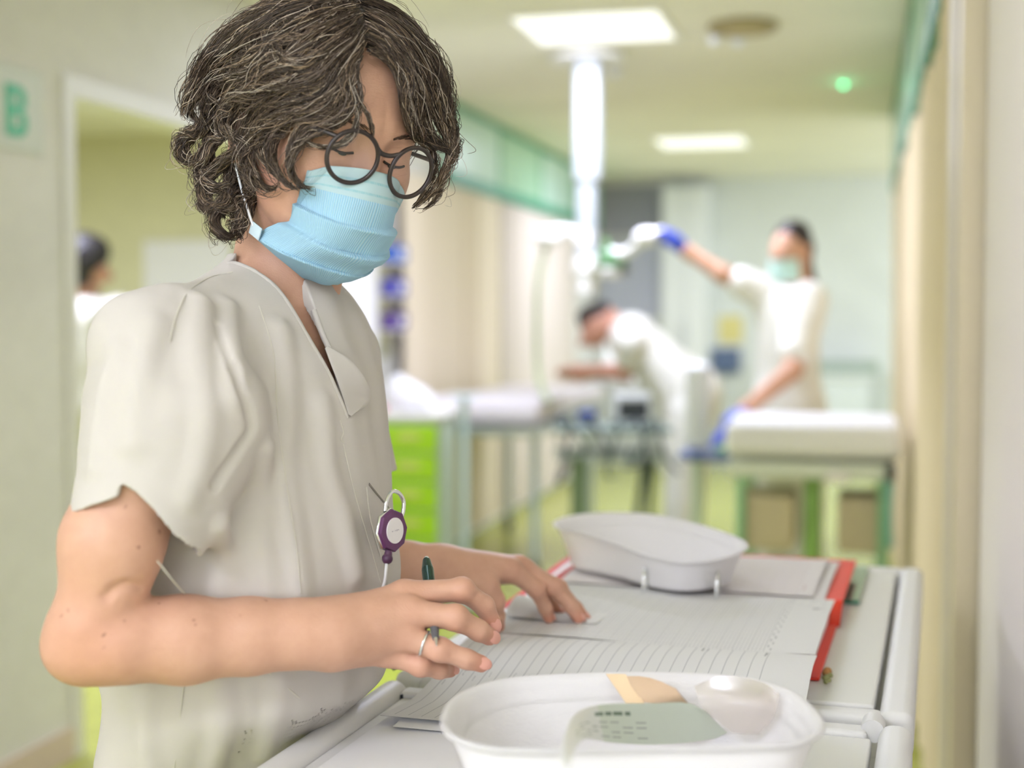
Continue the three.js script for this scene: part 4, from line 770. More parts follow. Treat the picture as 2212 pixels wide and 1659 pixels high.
// ---------------------------------------------------------------- surgical mask
{
  // profile down the middle of the face and half widths, in head axes
  const R = [ // y, z at the midline, near-side half angle end x,z  , far-side
    [-0.034, 0.113, -0.056, 0.062, 0.056, 0.062], [-0.052, 0.1245, -0.0555, 0.065, 0.062, 0.05], [-0.070, 0.124, -0.053, 0.069, 0.066, 0.042], [-0.087, 0.119, -0.051, 0.071, 0.069, 0.034], [-0.103, 0.114, -0.058, 0.050, 0.069, 0.03], [-0.115, 0.107, -0.063, 0.037, 0.06, 0.034], [-0.128, 0.098, -0.040, 0.049, 0.042, 0.044], [-0.138, 0.083, -0.018, 0.066, 0.026, 0.056]];
  const prof = (v) => { const n = R.length - 1, q = clamp(v, 0, 1) * n, i = Math.min(Math.floor(q), n - 1), t = q - i, a = R[i], b = R[i + 1], e = t * t * (3 - 2 * t) * 0.5 + t * 0.5; return a.map((x, k) => mix(x, b[k], e)); };
  const NU = 96, NV = 110, rows = [];
  const pleat = (v, u) => { // three folded pleats, opened in the middle
    let d = 0; for (const [c, w, a] of [[0.27, 0.17, 0.0062], [0.50, 0.17, 0.0066], [0.75, 0.14, 0.005]]) { const cc = c - 0.10 * (u - 0.5) * (u - 0.5) * 4 * (c - 0.35) + 0.012 * Math.sin(u * 9 + c * 20); const t = (v - cc) / w; if (t > -0.06 && t < 1) d += a * (t < 0 ? (t + 0.06) / 0.06 : Math.pow(1 - t, 1.2)) * (0.45 + 0.55 * Math.abs(Math.sin(u * Math.PI * 1.7 + c * 4))); } return d; };
  for (let i = 0; i <= NV; i++) {
    const v = i / NV, [y, zm, xn, zn, xf, zf] = prof(v), row = [];
    for (let j = 0; j <= NU; j++) {
      const u = j / NU, th = (u * 2 - 1) * Math.PI / 2; const side = u < 0.5 ? [xn, zn] : [xf, zf], a = Math.abs(Math.sin(th)), ca = Math.cos(th);
      const p = 0.86, x = side[0] * Math.pow(a, p), z0 = mix(side[1], zm, Math.pow(ca, mix(1.7, 0.85, sstep(0.12, 0.5, v))));
      const sag = 0.0015 * Math.sin(u * 17 + v * 6) * v, n = pleat(v, u) + 0.0008 * noise3(u * 9, v * 9, 2) + sag;
      const yy = y - 0.008 * a * a * (v > 0.5 ? 0 : 0) + (v < 0.25 ? 0.02 * (1 - a * a) * (1 - v / 0.25) : 0);
      let zs = 0.128; while (zs > 0.02 && headLocal(x, yy, zs) > 0.0018) zs -= 0.0008;
      const z = v < 0.75 ? Math.max(z0, Math.min(zs + 0.0006, z0 + 0.02)) : z0;
      const nx = Math.sign(side[0]) * a * 0.8, nz = 0.35 + 0.65 * ca, nl = Math.hypot(nx, nz);
      row.push(HL(x + nx / nl * n, yy, z + nz / nl * n));
    }
    rows.push(row);
  }
  // ribbed print: fine lines across the cloth, paler along the top
  const ribs = dataTex(1024, (u, v) => { const s = 0.5 + 0.5 * Math.sin(u * 2 * Math.PI * 92), top = v > 0.87 ? 1 : 0, stitch = (Math.abs(v - 0.945) < 0.005 || Math.abs(v - 0.90) < 0.005) && (u * 150 % 1) < 0.5 ? 1 : 0; const t = 0.25 + 0.75 * s; let c = [mix(0.50, 0.70, t), mix(0.72, 0.82, t), mix(0.83, 0.87, t)]; if (top) c = [0.70, 0.80, 0.81]; if (stitch) c = [0.5, 0.72, 0.76]; return c; }, true);
  const ribBump = dataTex(1024, (u, v) => (v > 0.87 ? 0.6 : 0.5 + 0.5 * Math.sin(u * 2 * Math.PI * 92)) * 0.8);
  const m = vpart(person, 'face_mask', sheet(rows, 0.0012), M('#ffffff', 0.8, { map: ribs, bumpMap: ribBump, bumpScale: 0.0004, sheen: 0.3 }), 'light blue pleated surgical mask');
  m.__base = person.__base;
  vpart(m, 'ear_loop', tube([HL(-0.0655, -0.107, 0.036), HL(-0.074, -0.082, 0.012), HL(-0.081, -0.052, -0.014), HL(-0.0835, -0.03, -0.032), HL(-0.079, -0.008, -0.026), HL(-0.072, -0.006, 0.01), HL(-0.062, -0.02, 0.05)], 0.0013, 40, 8), M('#eef0ee', 0.8), 'white elastic ear loop');
  vpart(m, 'ear_loop', tube([HL(0.069, -0.096, 0.03), HL(0.077, -0.06, -0.01), HL(0.083, -0.03, -0.032), HL(0.072, -0.006, 0.01), HL(0.062, -0.02, 0.05)], 0.0013, 40, 8), M('#eef0ee', 0.8), 'white elastic ear loop');
  const tabPts = [[-0.0655, -0.103, 0.036], [-0.065, -0.115, 0.036]], tab = tabPts.map(([x, y, z]) => [HL(x + 0.0, y, z - 0.004), HL(x + 0.0005, y - 0.001, z + 0.016)]);
  vpart(m, 'side_tab', sheet(tab, 0.0018), M('#cfe2e6', 0.8), 'welded side strip');
}
// ---------------------------------------------------------------- glasses
{
  const g = new THREE.Group(); g.name = 'glasses'; g.userData.label = 'round dark brown framed glasses'; person.add(g);
  const mFr = M('#2b211d', 0.35), wrap = 0.13, mLens = M('#ffffff', 0.0, { transmission: 1, thickness: 0, ior: 1.5 });
  const rimAt = (s, t, r) => { const x = Math.cos(t) * r * 1.02, y = Math.sin(t) * r * 0.98 + (Math.sin(t) > 0 ? 0.0006 : 0); const cx = s * 0.0338; return HL(cx + x * Math.cos(wrap), -0.007 + y + 0.0, 0.1135 - s * x * Math.sin(wrap) + y * 0.03); };
  for (const s of [-1, 1]) {
    const pts = []; for (let i = 0; i < 48; i++) pts.push(rimAt(s, i / 48 * 2 * Math.PI, 0.0248));
    vpart(g, 'rim', tube(pts, 0.0023, 96, 10, true), mFr);
    const rows = []; for (let k = 0; k <= 6; k++) { const row = []; for (let i = 0; i < 48; i++) { const p = rimAt(s, i / 48 * 2 * Math.PI, 0.0001 + 0.024 * k / 6); p.addScaledVector(hd.fwd, 0.0022 * (1 - (k / 6) ** 2)); row.push(p); } rows.push(row); }
    const lens = new THREE.BufferGeometry(), pos = [], idx = []; rows.forEach((r) => r.forEach((p) => pos.push(p.x, p.y, p.z)));
    for (let k = 0; k < 6; k++) for (let i = 0; i < 48; i++) { const a = k * 48 + i, b = k * 48 + (i + 1) % 48; idx.push(a, a + 48, b + 48, a, b + 48, b); }
    lens.setAttribute('position', new THREE.Float32BufferAttribute(pos, 3)); lens.setIndex(idx); lens.computeVertexNormals();
    vpart(g, 'lens', lens, mLens);
    vpart(g, 'temple', tube([rimAt(s, s < 0 ? 2.55 : 0.6, 0.0255), HL(s * 0.066, 0.007, 0.094), HL(s * 0.072, 0.004, 0.06), HL(s * 0.078, -0.002, 0.0), HL(s * 0.081, -0.014, -0.03)], 0.0024, 40, 8), mFr);
  }
  vpart(g, 'bridge', tube([rimAt(-1, 0.62, 0.0248), HL(-0.005, 0.0035, 0.114), HL(0.005, 0.0035, 0.114), rimAt(1, Math.PI - 0.62, 0.0248)], 0.0024, 24, 8), mFr);
}
// ---------------------------------------------------------------- hair: wavy locks around a dark base
{
  const inv = (zx, zy) => [350 + zx / 2.514, zy / 2.514];
  const vol = (x, y, z) => { const [a, b, c] = toHead(x, y, z); return Math.min(ell(a, b - 0.03, c + 0.018, 0.094, 0.1, 0.114) * hd.s, headLocal(a, b, c) - 0.004); };
  const onHair = (px, py, off) => { // depth where the sight line meets (or comes closest to) the head of hair
    let best = 9, bz = 1.4; for (let Z = 1.15; Z < 1.75; Z += 0.002) { const p = V(px, py, Z), d = vol(p.x, p.y, p.z); if (d < best) { best = d; bz = Z; } if (d < 0) { bz = Z; break; } }
    return V(px, py, bz - off);
  };
  // each lock: width, depth offset, points in a close-up of the head
  const locks = [
    // crown, swept to the back
    [46, 0, [[1040, 10], [860, 30], [680, 90], [520, 190], [400, 300], [300, 400], [215, 500], [150, 590], [130, 660]]],
    [46, .004, [[1060, 40], [900, 90], [740, 170], [600, 260], [470, 360], [360, 440], [270, 540], [220, 640], [250, 720]]],
    [46, .006, [[1080, 70], [950, 150], [820, 240], [700, 330], [560, 400], [440, 470], [340, 570], [300, 680], [350, 760]]],
    [44, .008, [[1080, 110], [1000, 200], [900, 300], [780, 370], [640, 400], [520, 470], [420, 570], [370, 690], [400, 790]]],
    [42, .010, [[1090, 150], [1020, 260], [930, 350], [830, 440], [700, 480], [580, 540], [480, 640], [420, 760], [440, 860]]],
    [40, .010, [[1090, 190], [1030, 300], [960, 400], [900, 500], [800, 560], [680, 590], [560, 660], [480, 760], [460, 880], [500, 960]]],
    [40, 0, [[1000, -8], [800, 10], [620, 60], [470, 150], [350, 250], [260, 350], [190, 450], [130, 540], [112, 640]]],
    [38, -.01, [[960, -14], [760, -4], [590, 40], [440, 120], [330, 220], [240, 330], [180, 430], [140, 520], [160, 620], [240, 690]]],
    // golden waves on the side
    [30, .012, [[820, 200], [700, 230], [600, 250], [560, 330], [480, 400], [380, 430], [300, 470], [270, 540], [330, 570]]],
    [28, .014, [[900, 260], [800, 330], [680, 340], [610, 290], [560, 360], [520, 470], [420, 520], [340, 560], [330, 640], [400, 700]]],
    [26, .014, [[760, 400], [650, 460], [560, 500], [450, 520], [380, 590], [350, 680], [420, 740], [500, 800]]],
    [30, .010, [[640, 250], [520, 300], [430, 370], [370, 450], [300, 500], [240, 530], [210, 600], [240, 680]]],
    // front drape beside the forehead
    [30, .008, [[1090, 200], [1010, 310], [960, 420], [990, 520], [960, 600], [880, 650], [790, 690], [720, 780], [690, 880], [720, 970], [780, 1020], [835, 1022]]],
    [26, .012, [[1080, 260], [1020, 360], [1010, 470], [1030, 560], [980, 640], [880, 690], [780, 740], [720, 820], [700, 930], [740, 1010]]],
    [24, .012, [[960, 460], [900, 560], [800, 620], [690, 660], [620, 730], [600, 830], [630, 930], [690, 1010], [760, 1025]]],
    [24, .010, [[880, 520], [760, 590], [640, 640], [560, 710], [540, 810], [580, 900], [640, 970], [700, 1000]]],
    [24, .008, [[760, 560], [620, 640], [500, 720], [450, 820], [470, 920], [530, 1000], [600, 1025], [650, 990]]],
    [20, .010, [[640, 640], [520, 740], [480, 840], [500, 930], [560, 1010], [630, 1025]]],
    [9, .016, [[1070, 330], [1060, 430], [1080, 520], [1060, 620], [1040, 720], [960, 790], [860, 800], [770, 770]]],
    [5, .018, [[1060, 420], [1040, 500], [1100, 600], [1140, 680], [1150, 760]]],
    [7, .016, [[1090, 300], [1040, 400], [1050, 520], [1100, 600], [1130, 690], [1140, 760]]],
    [8, .018, [[1050, 560], [1055, 650], [1010, 740], [930, 790], [850, 790], [760, 760]]],
    // right of the parting
    [40, 0, [[1060, 0], [1180, 40], [1300, 120], [1400, 230], [1470, 340], [1520, 470], [1550, 600], [1570, 720], [1580, 800]]],
    [38, .004, [[1080, 60], [1200, 110], [1310, 200], [1390, 320], [1440, 450], [1480, 580], [1520, 700], [1560, 790], [1560, 860]]],
    [34, .008, [[1090, 130], [1190, 180], [1290, 270], [1360, 390], [1400, 510], [1420, 630], [1460, 730], [1530, 800], [1580, 850]]],
    [30, .010, [[1100, 200], [1190, 240], [1270, 320], [1330, 430], [1350, 550], [1370, 660], [1420, 750], [1500, 800], [1580, 830]]],
    [24, .010, [[1110, 270], [1190, 300], [1260, 360], [1300, 460], [1320, 580], [1350, 690], [1400, 770], [1470, 830]]],
    [18, .004, [[1500, 640], [1540, 740], [1560, 840], [1530, 930], [1490, 1010], [1430, 1080], [1370, 1130]]],
    [14, .004, [[1440, 740], [1470, 840], [1470, 930], [1440, 1010], [1400, 1080], [1350, 1132]]],
    [9, .002, [[1560, 800], [1540, 910], [1510, 1000], [1480, 1080], [1410, 1140]]],
    [20, 0, [[1420, 400], [1510, 520], [1560, 640], [1590, 760], [1600, 830], [1560, 900]]],
    // back and nape curls
    [34, 0, [[300, 560], [260, 640], [210, 700], [150, 740], [115, 800], [130, 860], [180, 870], [225, 830], [215, 780]]],
    [28, .004, [[380, 700], [300, 760], [240, 830], [205, 910], [230, 980], [300, 1020], [370, 1000], [400, 940]]],
    [30, .004, [[430, 800], [350, 860], [280, 930], [225, 1010], [240, 1090], [310, 1130], [390, 1110], [430, 1050]]],
    [26, .002, [[470, 900], [420, 990], [360, 1060], [310, 1130], [290, 1210], [330, 1270], [390, 1270], [430, 1210]]],
    [24, .002, [[480, 960], [460, 1060], [440, 1150], [400, 1230], [370, 1290]]],
    [22, -.004, [[500, 980], [490, 1080], [470, 1180], [430, 1260], [390, 1300]]],
    [32, -.01, [[330, 600], [270, 720], [250, 830], [260, 930], [230, 1040], [260, 1120]]],
    [30, -.012, [[420, 760], [380, 880], [370, 1000], [340, 1100], [330, 1200]]],
    [28, -.02, [[450, 860], [430, 980], [420, 1100], [400, 1200], [380, 1260]]],
    [14, 0, [[230, 700], [150, 710], [108, 770], [120, 850], [200, 880]]],
    [12, .002, [[300, 1030], [240, 1060], [215, 1110], [270, 1140], [330, 1130]]],
  ];
  const S = 1 / (2.514 * 2200);                                              // close-up pixel -> metres
  const curves = locks.map(([w, off, pts]) => ({ r: w * S, c: new THREE.CatmullRomCurve3(pts.map(([a, b]) => onHair(...inv(a, b), off)), false, 'centripetal') }));
  curves.forEach((k) => { k.pts = k.c.getPoints(26); k.mid = k.c.getPoint(0.5); k.rad = Math.max(...k.pts.map((p) => p.distanceTo(k.mid))) + k.r; });
  const faceCut = (a, b, c) => { // open over the face
    return Math.max(-(c - 0.028 - 0.02 * sstep(0.05, 0.1, b)), b - 0.088, Math.abs(a + 0.0) - 0.066); };
  const base = (x, y, z) => {
    const [a, b, c] = toHead(x, y, z);
    let d = Math.min(ell(a, b - 0.033, c + 0.016, 0.086, 0.092, 0.106)) * hd.s;
    d = Math.max(d, -faceCut(a, b, c), -(b + 0.03 + 0.6 * (c + 0.0)) < 0 ? d : (-(b + 0.075)));
    for (const k of curves) {
      const fr = Math.hypot(x - k.mid.x, y - k.mid.y, z - k.mid.z) - k.rad; if (fr > 0.012) { continue; }
      let e = 9; const n = k.pts.length - 1; for (let i = 0; i < n; i += 2) { const t = i / n, ta = k.r * 0.64 * taper(t), tb = k.r * 0.64 * taper((i + 2) / n); const q = cap(x, y, z, k.pts[i], k.pts[i + 2], ta, tb); if (q < e) e = q; }
      d = smin(d, e, 0.004);
    }
    return d;
  };
  function taper(t) { return Math.min(1, 0.55 + t * 2) * (1 - 0.75 * sstep(0.55, 1, t)); }
  const bg = meshSDF(base, HL(0, 0.02, -0.01).add(V3(-0.19, -0.2, -0.19)), HL(0, 0.02, -0.01).add(V3(0.19, 0.2, 0.19)), 0.0028, (x, y, z) => { const n = noise3(x * 300, y * 60, z * 300); return [0.026 + 0.012 * n, 0.02 + 0.009 * n, 0.016 + 0.007 * n]; }, 2);
  const hair = vpart(person, 'hair', bg, M('#ffffff', 0.6, { vertexColors: true }), 'wavy short dark brown hair streaked with grey');
  hair.__base = person.__base;
  // strands
  const pos = [], nor = [], col = [], idx = [];
  function strand(pts, r, c0) {
    const n = pts.length, o = pos.length / 3, K = 3; let up = V3(0, 1, 0.3);
    for (let i = 0; i < n; i++) {
      const t = pts[Math.min(i + 1, n - 1)].clone().sub(pts[Math.max(i - 1, 0)]).normalize(), a = t.clone().cross(up).normalize(), b = a.clone().cross(t), rad = r * (i === n - 1 ? 0.25 : 1) * (0.7 + 0.3 * Math.sin(Math.PI * (0.15 + 0.8 * i / (n - 1))));
      for (let k = 0; k < K; k++) { const q = k / K * 2 * Math.PI, x = a.x * Math.cos(q) + b.x * Math.sin(q), y = a.y * Math.cos(q) + b.y * Math.sin(q), z = a.z * Math.cos(q) + b.z * Math.sin(q); pos.push(pts[i].x + x * rad, pts[i].y + y * rad, pts[i].z + z * rad); nor.push(x, y, z); col.push(c0[0], c0[1], c0[2]); }
      if (i) for (let k = 0; k < K; k++) { const e = o + (i - 1) * K + k, f = o + (i - 1) * K + (k + 1) % K; idx.push(e, e + K, f + K, e, f + K, f); }
    }
  }
  const tone = () => { const q = rnd(); const v = rr(0.8, 1.25); return q < 0.52 ? [0.052 * v, 0.036 * v, 0.025 * v] : q < 0.8 ? [0.12 * v, 0.083 * v, 0.054 * v] : q < 0.93 ? [0.27 * v, 0.19 * v, 0.12 * v] : [0.48 * v, 0.4 * v, 0.31 * v]; };
  curves.forEach((k) => {
    const n = Math.round(5 + k.r / S * 4.8), seg = 24, fr = k.c.computeFrenetFrames(seg, false), P0 = k.c.getSpacedPoints(seg);
    // steady frame: across the lock and out from the head
    for (let s = 0; s < n; s++) {
      const ang = rr(0, 2 * Math.PI), rad = Math.sqrt(rr(0.3, 1.5)) * k.r, f1 = rr(2, 5), ph = rr(0, 6.28), wob = Math.min(rr(0.0006, 0.0028), k.r * 0.3), end = rr(0.8, 1.0), st = rr(0, 0.12), pts = [], lift = rr(0, 0.0012);
      const ax = Math.cos(ang) * rad, ay = Math.sin(ang) * rad;
      for (let i = 0; i <= 20; i++) {
        const t = mix(st, end, i / 20), q = t * seg, j = Math.min(Math.floor(q), seg - 1), e = q - j, p = P0[j].clone().lerp(P0[j + 1], e);
        const tg = P0[j + 1].clone().sub(P0[j]).normalize(), out = p.clone().sub(HL(0, 0.02, -0.02)); out.addScaledVector(tg, -out.dot(tg)).normalize(); const ac = tg.clone().cross(out);
        const tp = taper(t) * (1 + 0.5 * sstep(0.85, 1, t) * (rad / k.r - 0.6));
        p.addScaledVector(ac, ax * tp + wob * Math.sin(t * f1 * 6.28 + ph)).addScaledVector(out, ay * tp + lift + wob * 0.6 * Math.cos(t * f1 * 5 + ph));
        pts.push(p);
      }
      strand(pts, rr(0.00026, 0.00055), tone());
    }
  });
  // fine fill over crown and back, flowing from the parting
  for (let s = 0; s < 900; s++) {
    const az = rr(-2.5, 2.5) + Math.PI, el0 = rr(1.0, 1.5), len = rr(0.7, 1.7), pts = [], f1 = rr(2, 4), ph = rr(0, 6.28), gr = rr(0.998, 1.06);
    for (let i = 0; i <= 18; i++) {
      const t = i / 18, el = el0 - len * t, a2 = az + 0.12 * Math.sin(t * f1 * 6 + ph), R = gr + 0.012 * Math.sin(t * f1 * 5 + ph * 2);
      const ce = Math.cos(el); pts.push(HL(0.094 * R * ce * Math.sin(a2), 0.03 + 0.1 * R * Math.sin(el), -0.018 + 0.114 * R * ce * Math.cos(a2)));
    }
    const m = pts.map((p) => toHead(p.x, p.y, p.z)); const keep = pts.filter((p, i) => faceCut(...m[i]) > 0.002 && m[i][1] > -0.06); if (keep.length > 5) strand(keep, rr(0.0003, 0.0006), tone());
  }
  // loose, springy strands round each lock
  curves.forEach((k) => {
    for (let s = 0; s < 26; s++) {
      const t0 = rr(0, 0.55), L = rr(0.35, 0.6), pts = [], ph = rr(0, 6.28), am = rr(0.002, 0.006) * Math.min(1, k.r / 0.004), f1 = rr(1.2, 2.6), ox = rr(-1, 1), oy = rr(-0.4, 1.2), hc = HL(0, 0.02, -0.02);
      for (let i = 0; i <= 16; i++) {
        const t = clamp(t0 + L * i / 16, 0, 1), p = k.c.getPoint(t), tg = k.c.getTangent(t), out = p.clone().sub(hc); out.addScaledVector(tg, -out.dot(tg)).normalize(); const ac = tg.clone().cross(out), q = f1 * 6.28 * i / 16 + ph;
        pts.push(p.addScaledVector(ac, ox * k.r * 1.15 * (0.5 + 0.5 * taper(t)) + am * Math.sin(q)).addScaledVector(out, Math.max(0, oy) * k.r * 1.1 * taper(t) + 0.001 + am * 0.7 * (1 + Math.cos(q))));
      }
      strand(pts, rr(0.00022, 0.00042), tone());
    }
  });
  // flyaways along the outline
  for (let s = 0; s < 150; s++) {
    const k = curves[Math.floor(rnd() * curves.length)], t0 = rr(0, 0.6), L = rr(0.15, 0.4), ph = rr(0, 6.28), out = rr(0.004, 0.02), pts = [];
    for (let i = 0; i <= 12; i++) { const t = i / 12, p = k.c.getPoint(clamp(t0 + L * t, 0, 1)), o = p.clone().sub(HL(0, 0.02, -0.02)).normalize(); p.addScaledVector(o, k.r * 1.2 + out * Math.sin(t * 2.6) + 0.0015 * Math.sin(t * 9 + ph)); pts.push(p); }
    strand(pts, rr(0.0002, 0.00035), rnd() < 0.5 ? [0.5, 0.44, 0.36] : [0.16, 0.12, 0.09]);
  }
  const sg = new THREE.BufferGeometry(); sg.setAttribute('position', new THREE.Float32BufferAttribute(pos, 3)); sg.setAttribute('normal', new THREE.Float32BufferAttribute(nor, 3)); sg.setAttribute('color', new THREE.Float32BufferAttribute(col, 3)); sg.setIndex(idx);
  const st = vpart(hair, 'strands', sg, M('#ffffff', 0.42, { vertexColors: true, specularIntensity: 0.7 }), 'loose wavy strands'); st.userData.kind = 'stuff';
}
// ---------------------------------------------------------------- pen, badge reel, finger ring
{
  const tip = V(943, 1394, 1.294), top = V(921, 1207, 1.41), d = top.clone().sub(tip), L = d.length();
  const o = vthing('pen', 'dark green ballpoint pen with chrome clip held between the fingers', 'pen', tip);
  const at = (t) => tip.clone().addScaledVector(d, t), mB = M('#2f4a43', 0.18, { metalness: 0.5 });
  vpart(o, 'tip', cyl(at(0), at(0.07), 0.0006, 0.0026), mChrome); vpart(o, 'grip', cyl(at(0.07), at(0.34), 0.0032, 0.0058), M('#5a5c60', 0.45));
  vpart(o, 'barrel', cyl(at(0.34), at(0.86), 0.0058, 0.0062), mB); vpart(o, 'cap', merge([cyl(at(0.86), at(0.97), 0.0062, 0.0042), sphere(at(0.97), 0.0042)]), mB);
  vpart(o, 'band', cyl(at(0.33), at(0.35), 0.0061), mChrome);
  const side = V3(0.35, 0, 1).normalize(); vpart(o, 'clip', tube([at(0.985), at(0.97).addScaledVector(side, 0.006), at(0.9).addScaledVector(side, 0.0078), at(0.7).addScaledVector(side, 0.0076), at(0.6).addScaledVector(side, 0.0068)], 0.0013, 30, 8), mChrome, 'chrome pocket clip');
  vpart(o, 'push_button', sphere(at(1.0), 0.0028), mChrome);
}
{
  const a = handR.fingers[3][0].p, b = handR.fingers[3][1].p, a2 = handR.fingers[2][0].p, b2 = handR.fingers[2][1].p, c = a2.clone().lerp(b2, 0.6), dir = b2.clone().sub(a2).normalize();
  const g = new THREE.TorusGeometry(0.0118, 0.0016, 10, 36); g.applyQuaternion(new THREE.Quaternion().setFromUnitVectors(V3(0, 0, 1), dir)); g.translate(c.x, c.y, c.z);
  const o = vthing('finger_ring', 'thin silver ring on the finger below the pen', 'ring', c.clone()); vpart(o, 'band', g, mChrome);
}
// ---------------------------------------------------------------- badge reel on the chest pocket
{
  const c = V(848, 1146, 1.375), o = vthing('badge_reel', 'purple and chrome badge reel clipped to the breast pocket', 'badge reel', c.clone());
  const n = V3(0.83, 0.06, 0.55).normalize(), up = V3(0.22, 0.95, -0.3).addScaledVector(n, 0); up.addScaledVector(n, -up.dot(n)).normalize(); const rt = up.clone().cross(n);
  const m4 = new THREE.Matrix4().makeBasis(rt, up, n).setPosition(c), place = (g) => g.applyMatrix4(m4);
  const oct = new THREE.Shape(); for (let i = 0; i < 8; i++) { const a = i / 8 * 2 * Math.PI + Math.PI / 8, r = 0.0198; i ? oct.lineTo(Math.cos(a) * r, Math.sin(a) * r) : oct.moveTo(Math.cos(a) * r, Math.sin(a) * r); }
  vpart(o, 'case', place(new THREE.ExtrudeGeometry(oct, { depth: 0.004, bevelEnabled: true, bevelSize: 0.0015, bevelThickness: 0.0015, bevelSegments: 3 }).translate(0, 0, -0.003)), M('#5a2a55', 0.35), 'purple octagonal case');
  vpart(o, 'chrome_edge', place(new THREE.TorusGeometry(0.0208, 0.0021, 8, 8).rotateZ(Math.PI / 8).translate(0, 0, -0.003)), mChrome, 'chrome rim');
  vpart(o, 'disc', place(new THREE.CylinderGeometry(0.0128, 0.0128, 0.0012, 40).rotateX(Math.PI / 2).translate(0, 0, 0.0031)), M('#e4dfdc', 0.4), 'white centre disc with faint print');
  vpart(o, 'print', place(merge([-4, -2, 0, 2, 4].map((k) => new THREE.BoxGeometry(0.0014, 0.0011 + 0.0004 * (k % 4), 0.0002).translate(k * 0.0011, k * 0.0005, 0.0038)))), M('#a8a0a4', 0.6), 'faint grey print');
  const loop = [[-0.0135, 0.016], [-0.014, 0.026], [-0.008, 0.0375], [0.003, 0.039], [0.0125, 0.033], [0.0145, 0.024], [0.0135, 0.016]].map(([x, y]) => V3(x, y, -0.003).applyMatrix4(m4));
  vpart(o, 'carabiner', tube(loop, 0.0021, 50, 10), mChrome, 'chrome carabiner loop');
  vpart(o, 'cord_stop', place(merge([new THREE.CylinderGeometry(0.0035, 0.0045, 0.006, 16).translate(0, -0.0235, 0), new THREE.SphereGeometry(0.0055, 16, 12).translate(0, -0.0285, 0)])), M('#43203f', 0.4), 'purple cord stop');
  vpart(o, 'strap', tube([V3(0, -0.032, 0), V3(-0.001, -0.042, 0.002), V3(0.001, -0.052, 0.001), V3(0.002, -0.062, -0.002)].map((q) => q.applyMatrix4(m4)), 0.0016, 20, 8), M('#d8d6d2', 0.3), 'clear plastic strap');
  vpart(o, 'snap', place(new THREE.BoxGeometry(0.008, 0.012, 0.002).translate(0.002, -0.064, -0.002)), M('#77706c', 0.4, { metalness: 0.6 }), 'grey metal snap');
}
// ---------------------------------------------------------------- things on the near left wall
const wallX = XL + 0.001;
{
  const a = leftAt(-150), b = leftAt(97), yTop = 2.06, yBot = 1.83;
  const tz = (px, py) => { const t = (px - CX) / F, Z = 2.427 / (0.2512 - t); return toWorld(V(px, py, Z)); };
  const p0 = tz(97, 165), p1 = tz(97, 340), pc = tz(25, 240);
  const o = thing('room_sign', 'pale green wall sign with a large green letter B', 'sign', V3(wallX, pc.y, pc.z));
  part(o, 'plate', rbox(0.006, p0.y - p1.y, Math.abs(a - b), 0.003, (p0.y + p1.y) / 2 - pc.y, (a + b) / 2 - pc.z, 0.002), M('#d3d8c9', 0.5));
  const font = await new FontLoader().loadAsync('fonts/droid/droid_sans_bold.typeface.json');
  const g = new TextGeometry('B', { font, size: 0.148, depth: 0.003, curveSegments: 8 }); g.computeBoundingBox(); const bb = g.boundingBox;
  g.translate(-(bb.min.x + bb.max.x) / 2, -(bb.min.y + bb.max.y) / 2, 0).rotateY(Math.PI / 2).translate(0.006, 0, 0);
  part(o, 'letter', g, M('#3fb98a', 0.5), 'green letter B');
}
// ---------------------------------------------------------------- left wall beyond the doorway: notice board and glove boxes
{
  const at = (px, py) => { const t = (px - CX) / F, Z = 2.427 / (0.2512 - t); return toWorld(V(px, py, Z)); };
  const a = at(690, 612), b = at(806, 780), o = thing('notice_board', 'white notice board on the wall behind the mask', 'board', V3(wallX, (a.y + b.y) / 2, (a.z + b.z) / 2));
  part(o, 'board', rbox(0.012, a.y - b.y, Math.abs(a.z - b.z), 0.006, 0, 0), M('#f0eef0', 0.5)); part(o, 'edge', rbox(0.016, 0.02, Math.abs(a.z - b.z) + 0.02, 0.008, (a.y - b.y) / 2, 0), mWhite);
  const g = thing('glove_rack', 'tall yellowish wall rack for glove boxes', 'rack', V3(wallX, at(825, 640).y, at(828, 640).z)); const hz = 0.19;
  part(g, 'back_plate', rbox(0.01, 0.62, hz, 0.005, 0, 0), M('#b9b68e', 0.5)); for (const y of [-0.12, 0.05, 0.22]) part(g, 'ledge', rbox(0.1, 0.008, hz, 0.05, y - 0.055, 0, 0.003), mWhite);
  [[0.22, '#3a5fae', 'blue glove box at the top of the wall rack'], [0.05, '#4c4a9e', 'violet blue glove box in the middle of the wall rack'], [-0.12, '#5b4486', 'purple glove box at the bottom of the wall rack']].forEach(([y, c, l]) => {
    const q = thing('glove_box', l, 'box', V3(wallX + 0.056, at(825, 640).y + y - 0.049, at(828, 640).z), 0, 'glove boxes on the wall rack'); part(q, 'carton', rbox(0.085, 0.085, 0.17, 0, 0.043, 0, 0.003), M(c, 0.6)); part(q, 'opening', new THREE.CylinderGeometry(0.02, 0.02, 0.004, 20).scale(1, 1, 2.2).rotateZ(Math.PI / 2).translate(0.0435, 0.045, 0), M('#e8e8ee', 0.7));
  });
  const d = thing('soap_dispenser', 'dark hanging hose below the glove rack', 'hose', V3(wallX + 0.03, at(815, 800).y, at(820, 800).z)); part(d, 'hose', tube([V3(0, 0.14, 0.03), V3(0.03, 0.06, 0.02), V3(0.02, -0.03, 0), V3(0.04, -0.08, -0.04)], 0.012, 24, 8), M('#6e7060', 0.6));
}
